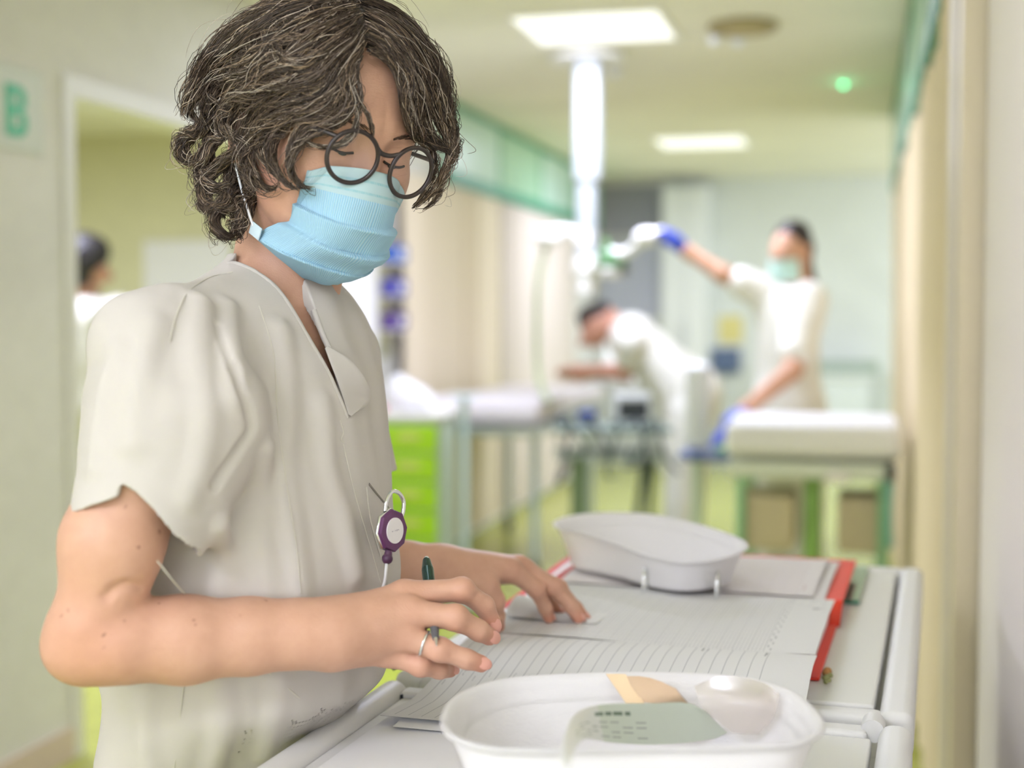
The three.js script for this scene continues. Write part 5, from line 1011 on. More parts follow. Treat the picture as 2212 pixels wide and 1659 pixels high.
// ---------------------------------------------------------------- lime drawer unit and stretcher on the left
{
  const c = P(858, 1000, 6.35), w = 0.4, d = 0.5, h = 0.905, o = thing('drawer_unit', 'lime green drawer unit behind the woman in glasses', 'drawer unit', V3(c.x, 0, c.z), YAW * 0.6);
  part(o, 'carcass', rbox(w, h - 0.09, d, 0, 0.07 + (h - 0.09) / 2, -d / 2, 0.006), M('#b7c7b4', 0.5)); part(o, 'top', rbox(w + 0.03, 0.03, d + 0.03, 0, h, -d / 2, 0.008), mWhite);
  for (let i = 0; i < 6; i++) { const dr = part(o, 'drawer', rbox(w - 0.03, 0.122, 0.02, 0, 0.145 + i * 0.132, 0.008, 0.006), M('#a6d800', 0.45)); part(dr, 'label_holder', rbox(0.1, 0.034, 0.006, 0.055, 0.155 + i * 0.132, 0.02, 0.002), M('#c8d06a', 0.5)); }
  for (const x of [-0.16, 0.16]) for (const z of [-0.06, -0.44]) part(o, 'castor', new THREE.TorusGeometry(0.022, 0.012, 8, 18).rotateY(Math.PI / 2).translate(x, 0.036, z), mDark);
  const b = P(850, 835, 6.3), t = thing('supply_bag', 'white plastic bag of supplies on the lime drawer unit', 'bag', V3(c.x - 0.01, h + 0.016, c.z - 0.2));
  part(t, 'bag', meshSDF((x, y, z) => Math.max(smin(smin(ell(x, y - 0.06, z, 0.09, 0.07, 0.08), ell(x + 0.05, y - 0.1, z, 0.05, 0.07, 0.05), 0.04), ell(x - 0.06, y - 0.04, z + 0.02, 0.07, 0.04, 0.06), 0.04) + 0.006 * noise3(x * 40, y * 40, z * 40), -y), V3(-0.16, -0.01, -0.13), V3(0.16, 0.2, 0.13), 0.008), M('#eeedf0', 0.5));
  const r = thing('red_cap', 'small red cap lying on the lime drawer unit', 'cap', V3(c.x - 0.09, h + 0.016, c.z - 0.06)); part(r, 'cap', new THREE.CylinderGeometry(0.016, 0.02, 0.03, 20).translate(0, 0.015, 0), M('#c53434', 0.5));
}
{
  const o = thing('stretcher', 'pale stretcher trolley along the left curtains', 'stretcher', V3(-1.86, 0, -7.6));
  part(o, 'mattress', rbox(0.62, 0.1, 1.85, 0, 0.88, 0, 0.03), M('#e6dfe2', 0.7)); part(o, 'frame', rbox(0.66, 0.05, 1.9, 0, 0.79, 0, 0.01), mSteel);
  part(o, 'sheet', rbox(0.64, 0.02, 0.6, 0, 0.932, 0.55, 0.008), M('#f1edf0', 0.8));
  for (const x of [-0.26, 0.26]) for (const z of [-0.75, 0.75]) { part(o, 'leg', cyl(V3(x, 0.09, z), V3(x, 0.78, z), 0.02), M('#bfd0d4', 0.35)); part(o, 'castor', new THREE.TorusGeometry(0.05, 0.016, 8, 20).rotateY(Math.PI / 2).translate(x, 0.066, z), mDark); }
  part(o, 'side_rail', merge([cyl(V3(0.35, 0.86, -0.6), V3(0.35, 0.86, 0.6), 0.012), cyl(V3(0.35, 0.7, -0.6), V3(0.35, 0.86, -0.6), 0.01), cyl(V3(0.35, 0.7, 0.6), V3(0.35, 0.86, 0.6), 0.01)]), mSteel);
}
{
  const c = P(1003, 1000, 6.3), o = thing('drip_stand', 'thin pale blue drip stand beside the lime drawer unit', 'stand', V3(c.x, 0, c.z));
  part(o, 'pole', cyl(V3(0, 0.06, 0), V3(0, 1.0, 0), 0.018), M('#c3d8dc', 0.35)); for (let i = 0; i < 5; i++) { const a = i / 5 * 2 * Math.PI; part(o, 'foot', tube([V3(0, 0.07, 0), V3(Math.cos(a) * 0.06, 0.05, Math.sin(a) * 0.06), V3(Math.cos(a) * 0.09, 0.03, Math.sin(a) * 0.09)], 0.014, 12, 8), mSteel); part(o, 'castor', new THREE.SphereGeometry(0.02, 12, 8).translate(Math.cos(a) * 0.1, 0.02, Math.sin(a) * 0.1), mDark); }
  part(o, 'basket', rbox(0.1, 0.012, 0.1, 0, 1.0, 0, 0.004), M('#c3d8dc', 0.35));
}
// ---------------------------------------------------------------- ceiling pendant column with arms
{
  const c = P(1270, 400, 6.5), o = thing('ceiling_pendant', 'white ceiling pendant column with lamp arms', 'pendant', V3(c.x, CEIL, c.z)), dy = (py, Z) => P(1270, py, Z).y - CEIL;
  part(o, 'ceiling_plate', new THREE.CylinderGeometry(0.16, 0.18, 0.04, 32).translate(0, -0.02, 0), mWhite);
  part(o, 'column', rbox(0.125, 0.58, 0.125, 0, -0.32, 0, 0.03), M('#9ea2a0', 0.45)); part(o, 'lower_column', rbox(0.095, 0.42, 0.095, -0.005, -0.8, 0, 0.03), M('#a4a8a8', 0.4));
  for (const [x, y, r] of [[-0.01, -0.86, 0.055], [-0.01, -0.98, 0.06], [0.0, -1.08, 0.05]]) part(o, 'joint', new THREE.CylinderGeometry(r, r, 0.07, 24).translate(x, y, 0), mWhiteGloss);
  part(o, 'arm', tube([V3(0, -0.86, 0), V3(-0.1, -0.83, 0.04), V3(-0.16, -0.84, 0.1)], 0.028, 20, 10), mWhiteGloss);
  part(o, 'lamp_head', sphere(V3(-0.17, -0.86, 0.11), 0.06, 1, 0.8, 1), mWhiteGloss);
  part(o, 'arm', tube([V3(0, -1.0, 0), V3(0.12, -1.03, 0.1), V3(0.22, -1.02, 0.25)], 0.026, 20, 10), mWhiteGloss);
  const hoseTop = V3(-0.17, -0.88, 0.11), e = P(1186, 870, 6.2);
  part(o, 'hose', tube([hoseTop, V3(-0.205, -1.05, 0.13), V3(-0.2, -1.5, 0.16), V3(e.x - c.x, e.y - CEIL, e.z - c.z)], 0.014, 40, 8), M('#9aa57c', 0.6), 'olive hanging hose');
  const bx = P(1322, 560, 6.25); part(o, 'handset', rbox(0.13, 0.07, 0.06, bx.x - c.x, bx.y - CEIL, bx.z - c.z, 0.012), M('#5e8a5c', 0.5), 'green handset'); const st = P(1305, 515, 6.25); part(o, 'stem', cyl(V3(st.x - c.x, st.y - CEIL, st.z - c.z), V3(bx.x - c.x - 0.02, bx.y - CEIL + 0.03, bx.z - c.z), 0.016), M('#6f9a66', 0.5));
  // jointed lamp arm that the gloved hand holds
  const h0 = P(1310, 548, 6.3), h1 = P(1350, 548, 6.2), h2 = P(1400, 512, 6.05), h3 = P(1440, 500, 5.98), q = (v) => V3(v.x - c.x, v.y - CEIL, v.z - c.z);
  part(o, 'arm', tube([V3(0, -1.06, 0), q(h0), q(h1), q(h2), q(h3)], 0.024, 40, 10), mWhiteGloss, 'white jointed arm held by the gloved hand'); part(o, 'lamp_head', sphere(q(h2), 0.05, 1.3, 0.8, 1), mWhiteGloss);
}
// ---------------------------------------------------------------- far end: blinds, cupboards, notices
{
  const onBack = (px, py) => { const d = P(px, py, 1).sub(V3(0, EYE, 0)), t = (ZB + 0.02) / d.z; return V3(d.x * t, EYE + d.y * t, ZB + 0.02); };
  const quad = (name, label, cat, x0, y0, x1, y1, dep, m) => { const a = onBack(x0, y0), b = onBack(x1, y1); const o = thing(name, label, cat, V3((a.x + b.x) / 2, b.y, ZB + dep / 2 + 0.003)); return [o, b.x - a.x, a.y - b.y]; };
  { const [o, w, h] = quad('roller_blind', 'grey lavender roller blind at the far end', 'blind', 1296, 395, 1432, 510, 0.06); part(o, 'cloth', rbox(w, h, 0.008, 0, h / 2, 0, 0.002), M('#a9a9b4', 0.8)); part(o, 'tube', cyl(V3(-w / 2, h, 0), V3(w / 2, h, 0), 0.025), mWhite); part(o, 'bottom_bar', rbox(w, 0.02, 0.014, 0, 0.005, 0, 0.003), mWhite); }
  { const [o, w, h] = quad('wall_screen', 'pale lavender screen below the roller blind', 'screen', 1296, 520, 1440, 690, 0.05); part(o, 'panel', rbox(w, h, 0.04, 0, h / 2, 0, 0.008), M('#c3c6d4', 0.3)); part(o, 'bezel', merge([rbox(w, 0.02, 0.05, 0, 0.01, 0), rbox(w, 0.02, 0.05, 0, h - 0.01, 0)]), mWhite); }
  { const a = onBack(1444, 400), b = onBack(1534, 1000), o = thing('tall_cupboard', 'tall white cupboard against the far wall', 'cupboard', V3((a.x + b.x) / 2, 0, ZB + 0.22)); const w = b.x - a.x; part(o, 'body', rbox(w, 2.5, 0.42, 0, 1.25, 0, 0.006), M('#dfe3de', 0.5)); for (const s of [-1, 1]) { const d = part(o, 'door', rbox(w / 2 - 0.006, 2.42, 0.02, s * w / 4, 1.26, 0.218, 0.004), M('#e3e6e2', 0.45)); part(d, 'handle', cyl(V3(s * 0.02, 1.1, 0.24), V3(s * 0.02, 1.3, 0.24), 0.006), mSteel); } }
  { const [o, w, h] = quad('yellow_notice', 'pale yellow notice on the far wall behind the reaching woman', 'notice', 1552, 682, 1604, 742, 0.01); part(o, 'sheet', rbox(w, h, 0.004, 0, h / 2, 0, 0.001), M('#dfd38c', 0.8)); }
  { const [o, w, h] = quad('dark_monitor', 'small dark blue monitor on the far wall under the yellow notice', 'monitor', 1538, 752, 1600, 806, 0.08); part(o, 'screen', rbox(w, h, 0.04, 0, h / 2, 0, 0.008), M('#5a6b88', 0.3)); part(o, 'stand', rbox(0.05, 0.03, 0.05, 0, 0.0, -0.01, 0.004), mDark); }
  { const a = onBack(1740, 820), b = onBack(1870, 905), o = thing('far_counter', 'pale blue tray counter by the far wall at right', 'counter', V3((a.x + b.x) / 2, 0, ZB + 0.35)); const w = b.x - a.x + 0.1; part(o, 'worktop', rbox(w, 0.04, 0.6, 0, 0.85, 0, 0.01), M('#e2e6e4', 0.4)); part(o, 'body', rbox(w - 0.04, 0.83, 0.55, 0, 0.415, 0, 0.006), M('#dbe2e0', 0.5)); }
  { const o = thing('storage_tray', 'grey green tray on the far counter at right', 'tray', V3(-0.1, 0.87, ZB + 0.35)); part(o, 'tray', merge([rbox(0.5, 0.01, 0.35, 0, 0.006, 0), rbox(0.5, 0.09, 0.01, 0, 0.05, 0.17), rbox(0.5, 0.09, 0.01, 0, 0.05, -0.17), rbox(0.01, 0.09, 0.35, 0.245, 0.05, 0), rbox(0.01, 0.09, 0.35, -0.245, 0.05, 0)]), M('#9fae9c', 0.5)); }
}
// ---------------------------------------------------------------- equipment trolley in the middle
{
  const c = P(1320, 900, 6.3), o = thing('equipment_trolley', 'green and grey equipment trolley with cables under the pendant column', 'trolley', V3(c.x, 0, c.z), 0.25);
  const mg = M('#7c9276', 0.5), md = M('#4a5a4e', 0.5);
  part(o, 'tray', rbox(0.52, 0.03, 0.42, 0, 0.86, 0, 0.01), M('#8d9c92', 0.4)); part(o, 'lower_tray', rbox(0.5, 0.025, 0.4, 0, 0.74, 0, 0.01), M('#b9c4bb', 0.4)); part(o, 'base_shelf', rbox(0.46, 0.03, 0.38, 0.02, 0.2, 0, 0.01), M('#c4ccb4', 0.5));
  part(o, 'column', rbox(0.07, 0.68, 0.09, -0.15, 0.42, 0.05, 0.012), mg); part(o, 'strut', cyl(V3(0.15, 0.74, 0.1), V3(0.06, 0.12, 0.1), 0.018), md); part(o, 'strut', cyl(V3(0.2, 0.74, -0.12), V3(0.18, 0.1, -0.12), 0.016), md);
  part(o, 'foot', rbox(0.5, 0.04, 0.06, 0, 0.08, 0.14, 0.012), md); part(o, 'foot', rbox(0.5, 0.04, 0.06, 0, 0.08, -0.14, 0.012), md); for (const x of [-0.22, 0.22]) for (const z of [-0.14, 0.14]) part(o, 'castor', new THREE.TorusGeometry(0.026, 0.012, 8, 18).rotateY(Math.PI / 2).translate(x, 0.04, z), mDark);
  for (let i = 0; i < 7; i++) { const x = -0.24 + i * 0.075; part(o, 'cable', tube([V3(x, 0.875, 0.12), V3(x + rr(-.05, .05), 0.9, 0.2), V3(x + rr(-.08, .08), rr(0.62, 0.8), 0.23), V3(x + rr(-.08, .08), rr(0.66, 0.78), 0.21)], 0.008, 20, 6), i % 2 ? md : M('#39404a', 0.5)); }
  const put = (name, label, cat, px, py, w, h, d, m) => { const q = P(px, py, 6.28), b = thing(name, label, cat, V3(q.x, 0.876, q.z), 0.25); part(b, 'case', rbox(w, h, d, 0, h / 2, 0, 0.012), m); part(b, 'front', rbox(w * 0.8, h * 0.6, 0.006, 0, h / 2, d / 2, 0.002), mDark); return b; };
  put('blue_module', 'small dark blue module on the equipment trolley', 'module', 1268, 885, 0.08, 0.06, 0.12, M('#2f4d93', 0.4)); put('grey_monitor', 'white sloping monitor case on the equipment trolley', 'monitor', 1365, 850, 0.17, 0.14, 0.16, M('#d8dcdc', 0.35)); put('black_module', 'black cable connector box at the left of the equipment trolley', 'module', 1215, 890, 0.05, 0.05, 0.08, M('#3c4444', 0.5));
}
// white device column
{
  const c = P(1507, 930, 5.75), o = thing('white_device', 'white upright device on a dark blue foot by the bending man', 'device', V3(c.x, 0, c.z));
  part(o, 'housing', rbox(0.1, 0.36, 0.12, 0, 0.99, 0, 0.03), M('#e4e7ec', 0.35)); part(o, 'shelf', rbox(0.24, 0.035, 0.2, 0.05, 0.79, 0, 0.01), M('#5c6c98', 0.5)); part(o, 'pole', cyl(V3(0, 0.06, 0), V3(0, 0.8, 0), 0.022), M('#cfe0cc', 0.4)); part(o, 'foot', new THREE.CylinderGeometry(0.2, 0.22, 0.05, 28).translate(0, 0.03, 0), M('#c9d8c0', 0.5)); part(o, 'green_pad', rbox(0.1, 0.02, 0.14, 0.13, 0.815, 0, 0.006), M('#59b04a', 0.5), 'green pad');
}
// bed on the right
{
  const a = P(1600, 940, 5.1), o = thing('treatment_bed', 'white treatment bed under the reaching woman', 'bed', V3(-0.165, 0, -5.28));
  part(o, 'mattress', rbox(0.6, 0.11, 0.62, 0, 0.93, 0, 0.03), M('#efeff0', 0.7)); part(o, 'sheet', rbox(0.61, 0.13, 0.5, 0, 0.925, 0.03, 0.03), M('#ebecee', 0.85)); part(o, 'frame', rbox(0.58, 0.06, 0.58, 0, 0.82, 0, 0.012), M('#dbe3d2', 0.4));
  for (const x of [-0.26, 0.26]) for (const z of [-0.26, 0.26]) { part(o, 'leg', cyl(V3(x * 0.95, 0.08, z), V3(x * 0.95, 0.8, z), 0.018), M('#8fbf93', 0.4)); part(o, 'castor', new THREE.TorusGeometry(0.04, 0.014, 8, 18).rotateY(Math.PI / 2).translate(x * 0.95, 0.054, z), mDark); }
  part(o, 'pillar', rbox(0.06, 0.66, 0.08, 0.0, 0.46, 0.1, 0.012), M('#8cb85a', 0.45), 'green lifting pillar'); part(o, 'base', rbox(0.46, 0.06, 0.46, 0, 0.13, 0, 0.02), M('#cfc7ac', 0.5)); part(o, 'side_box', rbox(0.2, 0.2, 0.3, -0.16, 0.62, 0.08, 0.02), M('#cbbf9c', 0.6)); part(o, 'side_box', rbox(0.16, 0.2, 0.3, 0.17, 0.62, 0.08, 0.02), M('#c3b796', 0.6)); part(o, 'handle', rbox(0.08, 0.04, 0.02, 0.09, 0.8, 0.3, 0.008), mWhiteGloss);
  part(o, 'clamp', rbox(0.03, 0.06, 0.04, 0.27, 0.82, 0.3, 0.008), mDark, 'black clamp'); part(o, 'hose', tube([V3(0.27, 0.8, 0.3), V3(0.265, 0.68, 0.31), V3(0.27, 0.56, 0.3)], 0.014, 14, 8), M('#7fb8ac', 0.5), 'teal hose');
}
// ---------------------------------------------------------------- ceiling fittings
{
  const onCeil = (px, py) => { const d = P(px, py, 1).sub(V3(0, EYE, 0)), t = (CEIL - EYE) / d.y; return V3(d.x * t, CEIL, d.z * t); };
  const a = onCeil(1605, 52), o = thing('ceiling_vent', 'round brownish ceiling vent right of the large light panel', 'vent', a); part(o, 'ring', new THREE.TorusGeometry(0.13, 0.018, 10, 36).rotateX(Math.PI / 2).translate(0, -0.012, 0), M('#a89a72', 0.6)); part(o, 'cone', new THREE.CylinderGeometry(0.12, 0.06, 0.03, 30).translate(0, -0.018, 0), M('#b5a67c', 0.6));
  for (const [px, py, l] of [[1545, 72, 'small white sprinkler beside the round ceiling vent'], [1595, 78, 'pale bluish sprinkler just below the round ceiling vent'], [1330, 148, 'white dome sensor below the large light panel']]) { const b = onCeil(px, py), q = thing('ceiling_sensor', l, 'sensor', b, 0, 'ceiling sensors'); part(q, 'rose', new THREE.CylinderGeometry(0.04, 0.045, 0.015, 24).translate(0, -0.0075, 0), mWhite); part(q, 'dome', new THREE.SphereGeometry(0.028, 18, 12).translate(0, -0.02, 0), M('#f2f4ff', 0.15)); }
  const g = onCeil(1822, 176), q = thing('indicator_lamp', 'small glowing green indicator lamp on the ceiling at right', 'indicator lamp', g); part(q, 'socket', new THREE.CylinderGeometry(0.016, 0.018, 0.012, 20).translate(0, -0.006, 0), mWhite);
  const e = M('#2ccf86', 0.3); e.emissive = new THREE.Color(0.12, 1.0, 0.5); e.emissiveIntensity = 5; part(q, 'bulb', new THREE.SphereGeometry(0.011, 18, 12).translate(0, -0.016, 0), e); const pl = new THREE.PointLight(new THREE.Color(0.12, 1.0, 0.5), 0.02); pl.position.set(0, -0.03, 0); pl.castShadow = true; q.add(pl);
}
// ---------------------------------------------------------------- side room: whiteboard
{
  const z = SZ1 + 0.004, hit = (px, py) => { const d = P(px, py, 1).sub(V3(0, EYE, 0)), t = z / d.z; return V3(d.x * t, EYE + d.y * t, z); }, a = hit(312, 521), b = hit(640, 800);
  const o = thing('whiteboard', 'white board on the olive wall seen through the doorway', 'board', V3((a.x + b.x) / 2, (a.y + b.y) / 2, z)); part(o, 'panel', rbox(b.x - a.x, a.y - b.y, 0.02, 0, 0, 0.01), M('#e9e7ec', 0.4)); part(o, 'tray', rbox(b.x - a.x, 0.02, 0.05, 0, -(a.y - b.y) / 2, 0.03), mWhite);
}
// ---------------------------------------------------------------- people in the background
function figure(o, { body, cloth, hairs, gloves, maskAt, skin = [0.55, 0.3, 0.19], hairCol = '#2b211d', clothCol, cell = 0.009, head, hairLabel, clothLabel }) {
  const all = (c) => (x, y, z) => { let d = 9; for (const [a, b, ra, rb, k] of c) { const e = cap(x, y, z, a, b, ra, rb); d = smin(d, e, k || 0.03); } return d; };
  const bounds = (c, f) => { const lo = V3(9, 9, 9), hi = V3(-9, -9, -9); for (const [a, b, ra, rb] of c) { const r = Math.max(ra, rb) + 0.03; for (const p of [a, b]) { lo.min(V3(p.x - r, p.y - r, p.z - r)); hi.max(V3(p.x + r, p.y + r, p.z + r)); } } return [lo, hi]; };
  const fBody = all(body), fHead = head; const bf = (x, y, z) => fHead ? smin(fBody(x, y, z), fHead(x, y, z), 0.02) : fBody(x, y, z);
  const [l0, h0] = bounds(body); part(o, 'body', meshSDF(bf, l0, h0, cell, (x, y, z) => { const n = 1 + 0.06 * noise3(x * 30, y * 30, z * 30); return [skin[0] * n, skin[1] * n, skin[2] * n]; }), M('#ffffff', 0.55, { vertexColors: true }));
  const [l1, h1] = bounds(cloth); const fc = all(cloth); part(o, 'uniform', meshSDF((x, y, z) => Math.max(fc(x, y, z) + 0.007 * noise3(x * 12, y * 7, z * 12), 0.03 - (y + o.position.y)), l1, h1, cell * 1.2), M(clothCol || '#eae8de', 0.85), clothLabel);
  if (hairs) { const [l2, h2] = bounds(hairs); const fh = all(hairs); part(o, 'hair', meshSDF((x, y, z) => fh(x, y, z) + 0.004 * noise3(x * 50, y * 30, z * 50), l2, h2, cell * 0.7), M(hairCol, 0.55), hairLabel); }
  if (gloves) gloves.forEach((gl) => { const [l3, h3] = bounds(gl); part(o, 'glove', meshSDF(all(gl.map((q) => [...q.slice(0, 4), 0.008])), l3, h3, 0.005), M('#3f55c6', 0.4), 'blue nitrile glove'); });
}
{ // reaching woman
  const base = P(1700, 1400, 5.95); base.y = 0; const o = thing('person', 'woman in white uniform with blue gloves reaching up to the lamp arm', 'person', base), q = (px, py, Z) => P(px, py, Z).sub(base);
  const hc = q(1708, 548, 5.95), fw = q(1660, 556, 5.85).sub(hc).normalize(), sd = V3(0, 1, 0).cross(fw).normalize(), upv = fw.clone().cross(sd);
  const Hh = (x, y, z) => hc.clone().addScaledVector(sd, x).addScaledVector(upv, y).addScaledVector(fw, z);
  const head = (x, y, z) => { const a = x - hc.x, b = y - hc.y, c = z - hc.z, u = a * sd.x + b * sd.y + c * sd.z, v = a * upv.x + b * upv.y + c * upv.z, w = a * fw.x + b * fw.y + c * fw.z; let d = ell(u, v - 0.03, w + 0.01, 0.074, 0.085, 0.093); d = smin(d, ell(u, v + 0.02, w - 0.03, 0.06, 0.088, 0.06), 0.03); d = smin(d, cq(u, v, w, 0, 0, 0.086, 0, -0.04, 0.106, 0.008, 0.012), 0.015); d = smax(d, -ell(Math.abs(u) - 0.03, v, w - 0.1, 0.016, 0.011, 0.016), 0.01); return smin(d, ell(Math.abs(u) - 0.077, v + 0.025, w + 0.015, 0.008, 0.03, 0.018), 0.008); };
  const s1 = q(1640, 628, 5.9), e1 = q(1560, 592, 5.9), w1 = q(1488, 546, 5.95), s2 = q(1748, 650, 5.78), e2 = q(1712, 800, 5.62), w2 = q(1612, 884, 5.52), nk = q(1722, 615, 5.96);
  const fingers = (w, dx, dy, dz, spread) => { const out = [[w, w.clone().add(V3(dx, dy, dz).multiplyScalar(0.09)), 0.028, 0.036, 0.02]], pv = V3(dx, dy, dz); for (let i = 0; i < 4; i++) { const a = w.clone().addScaledVector(pv, 0.085).addScaledVector(spread, (i - 1.5) * 0.02), b = a.clone().addScaledVector(pv, 0.055 + 0.01 * Math.sin(i * 1.1)).add(V3(0, -0.012, 0)), c = b.clone().addScaledVector(pv, 0.028).add(V3(0, -0.022, 0)); out.push([a, b, 0.0115, 0.0105], [b, c, 0.0105, 0.009]); } const t = w.clone().addScaledVector(pv, 0.03).addScaledVector(spread, 0.035); out.push([t, t.clone().addScaledVector(pv, 0.055).addScaledVector(spread, 0.012), 0.014, 0.01]); return out; };
  const d1 = q(1445, 512, 5.98).sub(w1).normalize(), d2 = q(1548, 940, 5.48).sub(w2).normalize();
  figure(o, { head, skin: [0.6, 0.33, 0.21],
    body: [[Hh(0, -0.05, -0.02), nk, 0.052, 0.055], [nk, q(1700, 700, 5.92), 0.055, 0.09], [s1, e1, 0.045, 0.04, 0.02], [e1, w1, 0.038, 0.028, 0.015], [s2, e2, 0.048, 0.042, 0.02], [e2, w2, 0.042, 0.03, 0.015], [hc, Hh(0, 0.13, 0), 0.01, 0.01], [hc, Hh(0, 0, 0.12), 0.01, 0.01], [w1, w1.clone().addScaledVector(d1, 0.05), 0.026, 0.026], [w2, w2.clone().addScaledVector(d2, 0.05), 0.026, 0.026]],
    cloth: [[q(1700, 700, 5.9), q(1705, 900, 5.9), 0.13, 0.14, 0.08], [q(1660, 650, 5.9), q(1745, 660, 5.82), 0.07, 0.07, 0.06], [s1, s1.clone().lerp(e1, 0.45), 0.075, 0.07], [s2, s2.clone().lerp(e2, 0.72), 0.082, 0.075], [q(1700, 900, 5.9), q(1700, 980, 5.9), 0.15, 0.15, 0.08], [q(1685, 1000, 5.9), V3(-0.09, 0.1, -0.02), 0.1, 0.075], [q(1725, 1000, 5.9), V3(0.09, 0.1, 0.02), 0.1, 0.075]],
    hairs: [[Hh(0, 0.06, -0.025), Hh(0, 0.02, -0.06), 0.082, 0.065], [Hh(0, 0.0, -0.09), q(1752, 612, 6.0), 0.035, 0.02], [q(1752, 612, 6.0), q(1762, 650, 6.0), 0.022, 0.01]],
    gloves: [fingers(w1, d1.x, d1.y, d1.z, V3(0, 0.7, 0.7)), fingers(w2, d2.x, d2.y, d2.z, V3(0.6, 0.3, 0.7))], hairLabel: 'dark hair tied at the back', clothLabel: 'white short sleeved uniform' });
  [-1, 1].map((s) => sphere(V3(s * 0.09, 0.045, 0.03), 0.06, 0.8, 0.75, 1.9)).forEach((g) => part(o, 'shoe', g, mWhite));
  // mask
  const rows = []; for (let i = 0; i <= 10; i++) { const r = []; for (let j = 0; j <= 16; j++) { const u = j / 8 - 1, v = i / 10; r.push(Hh(0.068 * Math.sin(u * 1.5), -0.018 - 0.095 * v, 0.03 + (0.093 - 0.03 * v * v) * Math.cos(u * 1.4) - 0.008)); } rows.push(r); }
  part(o, 'face_mask', sheet(rows, 0.002), M('#c3e4da', 0.8), 'pale green surgical mask');
}
{ // bending man
  const base = P(1470, 1200, 6.9); base.y = 0; const o = thing('person', 'man in white uniform bending forward beside the far window', 'person', base), q = (px, py, Z) => P(px, py, Z).sub(base);
  const hc = q(1296, 697, 6.9), neck = q(1330, 705, 6.9), sh = q(1355, 722, 6.85), hip = q(1490, 850, 6.9), fw = V3(-0.75, -0.62, 0.2).normalize(), sd = V3(0, 0, 1).cross(fw).normalize(), dn = q(1302, 725, 6.9).sub(hc);
  const el = q(1345, 800, 6.8), wr = q(1262, 802, 6.78), el2 = q(1352, 806, 7.05), wr2 = q(1275, 806, 7.08), hd2 = q(1238, 800, 6.78), hd3 = q(1250, 806, 7.08);
  const head = (x, y, z) => { const a = x - hc.x, b = y - hc.y, c = z - hc.z; return smin(ell(a, b, c, 0.1, 0.092, 0.078), ell(a + 0.03, b + 0.05, c, 0.06, 0.075, 0.06), 0.03); };
  const fing = (a, b) => { const d = b.clone().sub(a).normalize(), out = [[a, b, 0.028, 0.03, 0.02]]; for (let i = 0; i < 4; i++) { const s = b.clone().add(V3(0, 0.008 * i - 0.02, (i - 1.5) * 0.02)); out.push([s, s.clone().addScaledVector(d, 0.05), 0.011, 0.01, 0.006], [s.clone().addScaledVector(d, 0.05), s.clone().addScaledVector(d, 0.075).add(V3(0, -0.02, 0)), 0.01, 0.008, 0.006]); } out.push([a.clone().add(V3(0, -0.02, 0)), b.clone().add(V3(0, -0.05, 0)), 0.012, 0.01, 0.01]); return out; };
  figure(o, { head, skin: [0.62, 0.31, 0.22], body: [[hc, neck, 0.055, 0.055], [neck, sh, 0.055, 0.07], [q(1362, 740, 6.75), el, 0.05, 0.042, 0.02], [el, wr, 0.04, 0.029, 0.015], [q(1362, 740, 7.02), el2, 0.05, 0.042, 0.02], [el2, wr2, 0.04, 0.029, 0.015], [hc, hc.clone().add(V3(-0.09, -0.1, 0)), 0.02, 0.02], [hc, hc.clone().add(V3(-0.03, 0.08, 0)), 0.02, 0.02], ...fing(wr, hd2), ...fing(wr2, hd3)],
    cloth: [[q(1362, 728, 6.88), hip, 0.12, 0.14, 0.08], [q(1360, 735, 6.74), q(1360, 735, 7.03), 0.075, 0.075, 0.06], [q(1362, 740, 6.74), q(1362, 740, 6.74).lerp(el, 0.6), 0.07, 0.06], [q(1362, 740, 7.03), q(1362, 740, 7.03).lerp(el2, 0.6), 0.07, 0.06], [hip, hip.clone().add(V3(0.0, -0.1, 0)), 0.14, 0.14, 0.08], [hip.clone().add(V3(0, -0.08, -0.08)), V3(hip.x - 0.02, 0.09, hip.z - 0.09), 0.1, 0.07], [hip.clone().add(V3(0, -0.08, 0.08)), V3(hip.x - 0.06, 0.09, hip.z + 0.1), 0.1, 0.07]],
    hairs: [[hc.clone().add(V3(0.0, 0.035, 0)), hc.clone().add(V3(-0.045, 0.02, 0)), 0.072, 0.07]], hairLabel: 'short dark hair', clothLabel: 'white uniform' });
  [[-0.02, -0.09], [-0.06, 0.1]].map(([a, b]) => sphere(V3(hip.x + a - 0.04, 0.045, hip.z + b), 0.06, 1.9, 0.75, 0.8)).forEach((g) => part(o, 'shoe', g, mWhite));
}
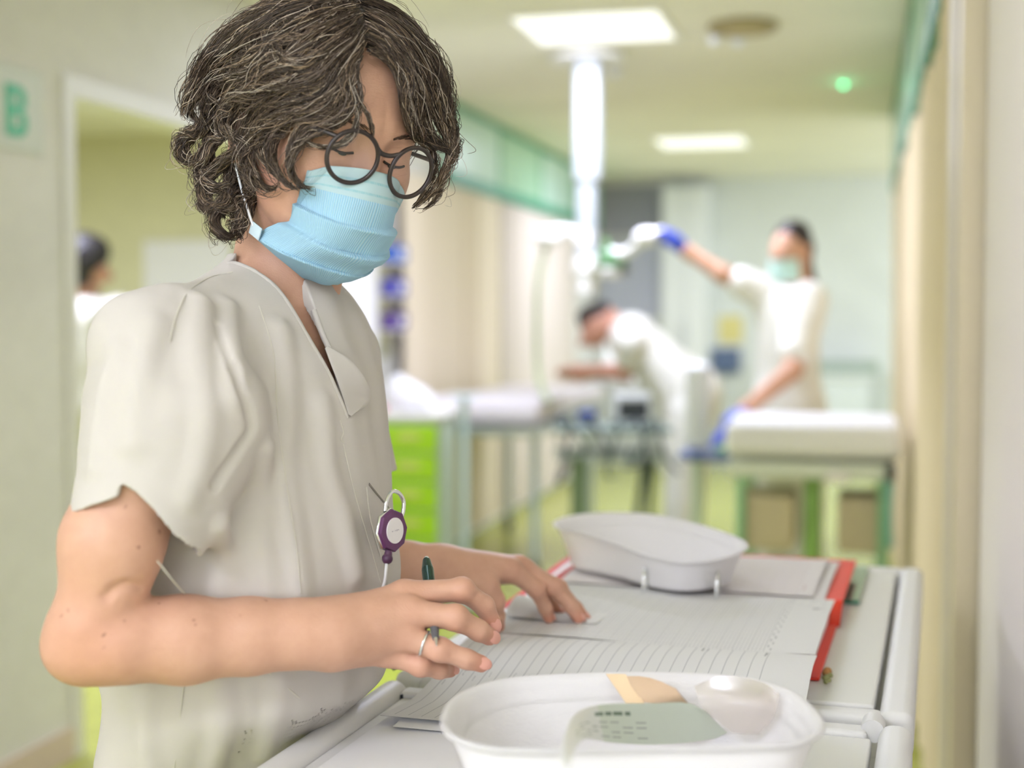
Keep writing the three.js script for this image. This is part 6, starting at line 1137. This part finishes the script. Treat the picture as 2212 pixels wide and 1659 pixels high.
{ // person behind the doorway
  const base = P(190, 1100, 6.7); base.y = 0; const o = thing('person', 'dark haired person in white shirt seen from behind through the doorway', 'person', base), q = (px, py, Z) => P(px, py, Z).sub(base);
  const hc = q(192, 562, 6.7), head = (x, y, z) => { const a = x - hc.x, b = y - hc.y, c = z - hc.z; return smin(ell(a, b, c, 0.08, 0.1, 0.095), ell(a - 0.06, b + 0.06, c - 0.02, 0.05, 0.06, 0.05), 0.03); }, nk = q(185, 625, 6.72);
  const arm = (s) => { const a = nk.clone().add(V3(0.18 * s, -0.1, 0)), e = a.clone().add(V3(0.04 * s + 0.02, -0.29, 0.02)), w = e.clone().add(V3(0.12, -0.02, -0.2)); return [a, e, w]; };
  const A = [arm(-1), arm(1)];
  figure(o, { head, skin: [0.5, 0.26, 0.17], body: [[hc, nk, 0.05, 0.055], [nk, nk.clone().add(V3(0, -0.12, 0)), 0.055, 0.08], [hc, hc.clone().add(V3(0.11, -0.08, 0)), 0.02, 0.02], [hc, hc.clone().add(V3(0, 0.1, 0.0)), 0.02, 0.02], ...A.flatMap(([a, e, w]) => [[a, e, 0.045, 0.04, 0.02], [e, w, 0.038, 0.028, 0.015], ...[0, 1, 2, 3].map((i) => [w.clone().add(V3(i * 0.014 - 0.02, 0, 0)), w.clone().add(V3(i * 0.016 + 0.03, -0.03, -0.08)), 0.014, 0.009, 0.006]), [w, w.clone().add(V3(0.0, 0.03, -0.05)), 0.02, 0.01, 0.01]])],
    cloth: [[nk.clone().add(V3(-0.1, -0.12, 0)), nk.clone().add(V3(0.1, -0.12, 0)), 0.075, 0.075, 0.06], [nk.clone().add(V3(0, -0.16, 0)), nk.clone().add(V3(0, -0.55, 0)), 0.13, 0.135, 0.08], ...A.map(([a, e]) => [a, a.clone().lerp(e, 0.7), 0.07, 0.062]), [nk.clone().add(V3(-0.09, -0.6, 0)), V3(nk.x - 0.1, 0.1, nk.z), 0.1, 0.07], [nk.clone().add(V3(0.09, -0.6, 0)), V3(nk.x + 0.1, 0.1, nk.z), 0.1, 0.07]],
    clothCol: '#d6d3c8', hairs: [[hc.clone().add(V3(-0.01, 0.03, 0.02)), hc.clone().add(V3(-0.03, -0.04, 0.02)), 0.1, 0.095], [hc.clone().add(V3(0.045, 0.04, 0.03)), hc.clone().add(V3(-0.02, 0.04, 0.02)), 0.075, 0.09], [hc.clone().add(V3(0.02, -0.02, 0.05)), hc.clone().add(V3(-0.03, -0.05, 0.05)), 0.06, 0.06]], hairCol: '#1f1a1a', hairLabel: 'short black hair', clothLabel: 'white shirt and trousers' });
  [-1, 1].map((s) => sphere(V3(nk.x + s * 0.1, 0.045, nk.z - 0.03), 0.06, 0.8, 0.75, 1.9)).forEach((g) => part(o, 'shoe', g, mWhite));
}
renderer.render(scene, camera);
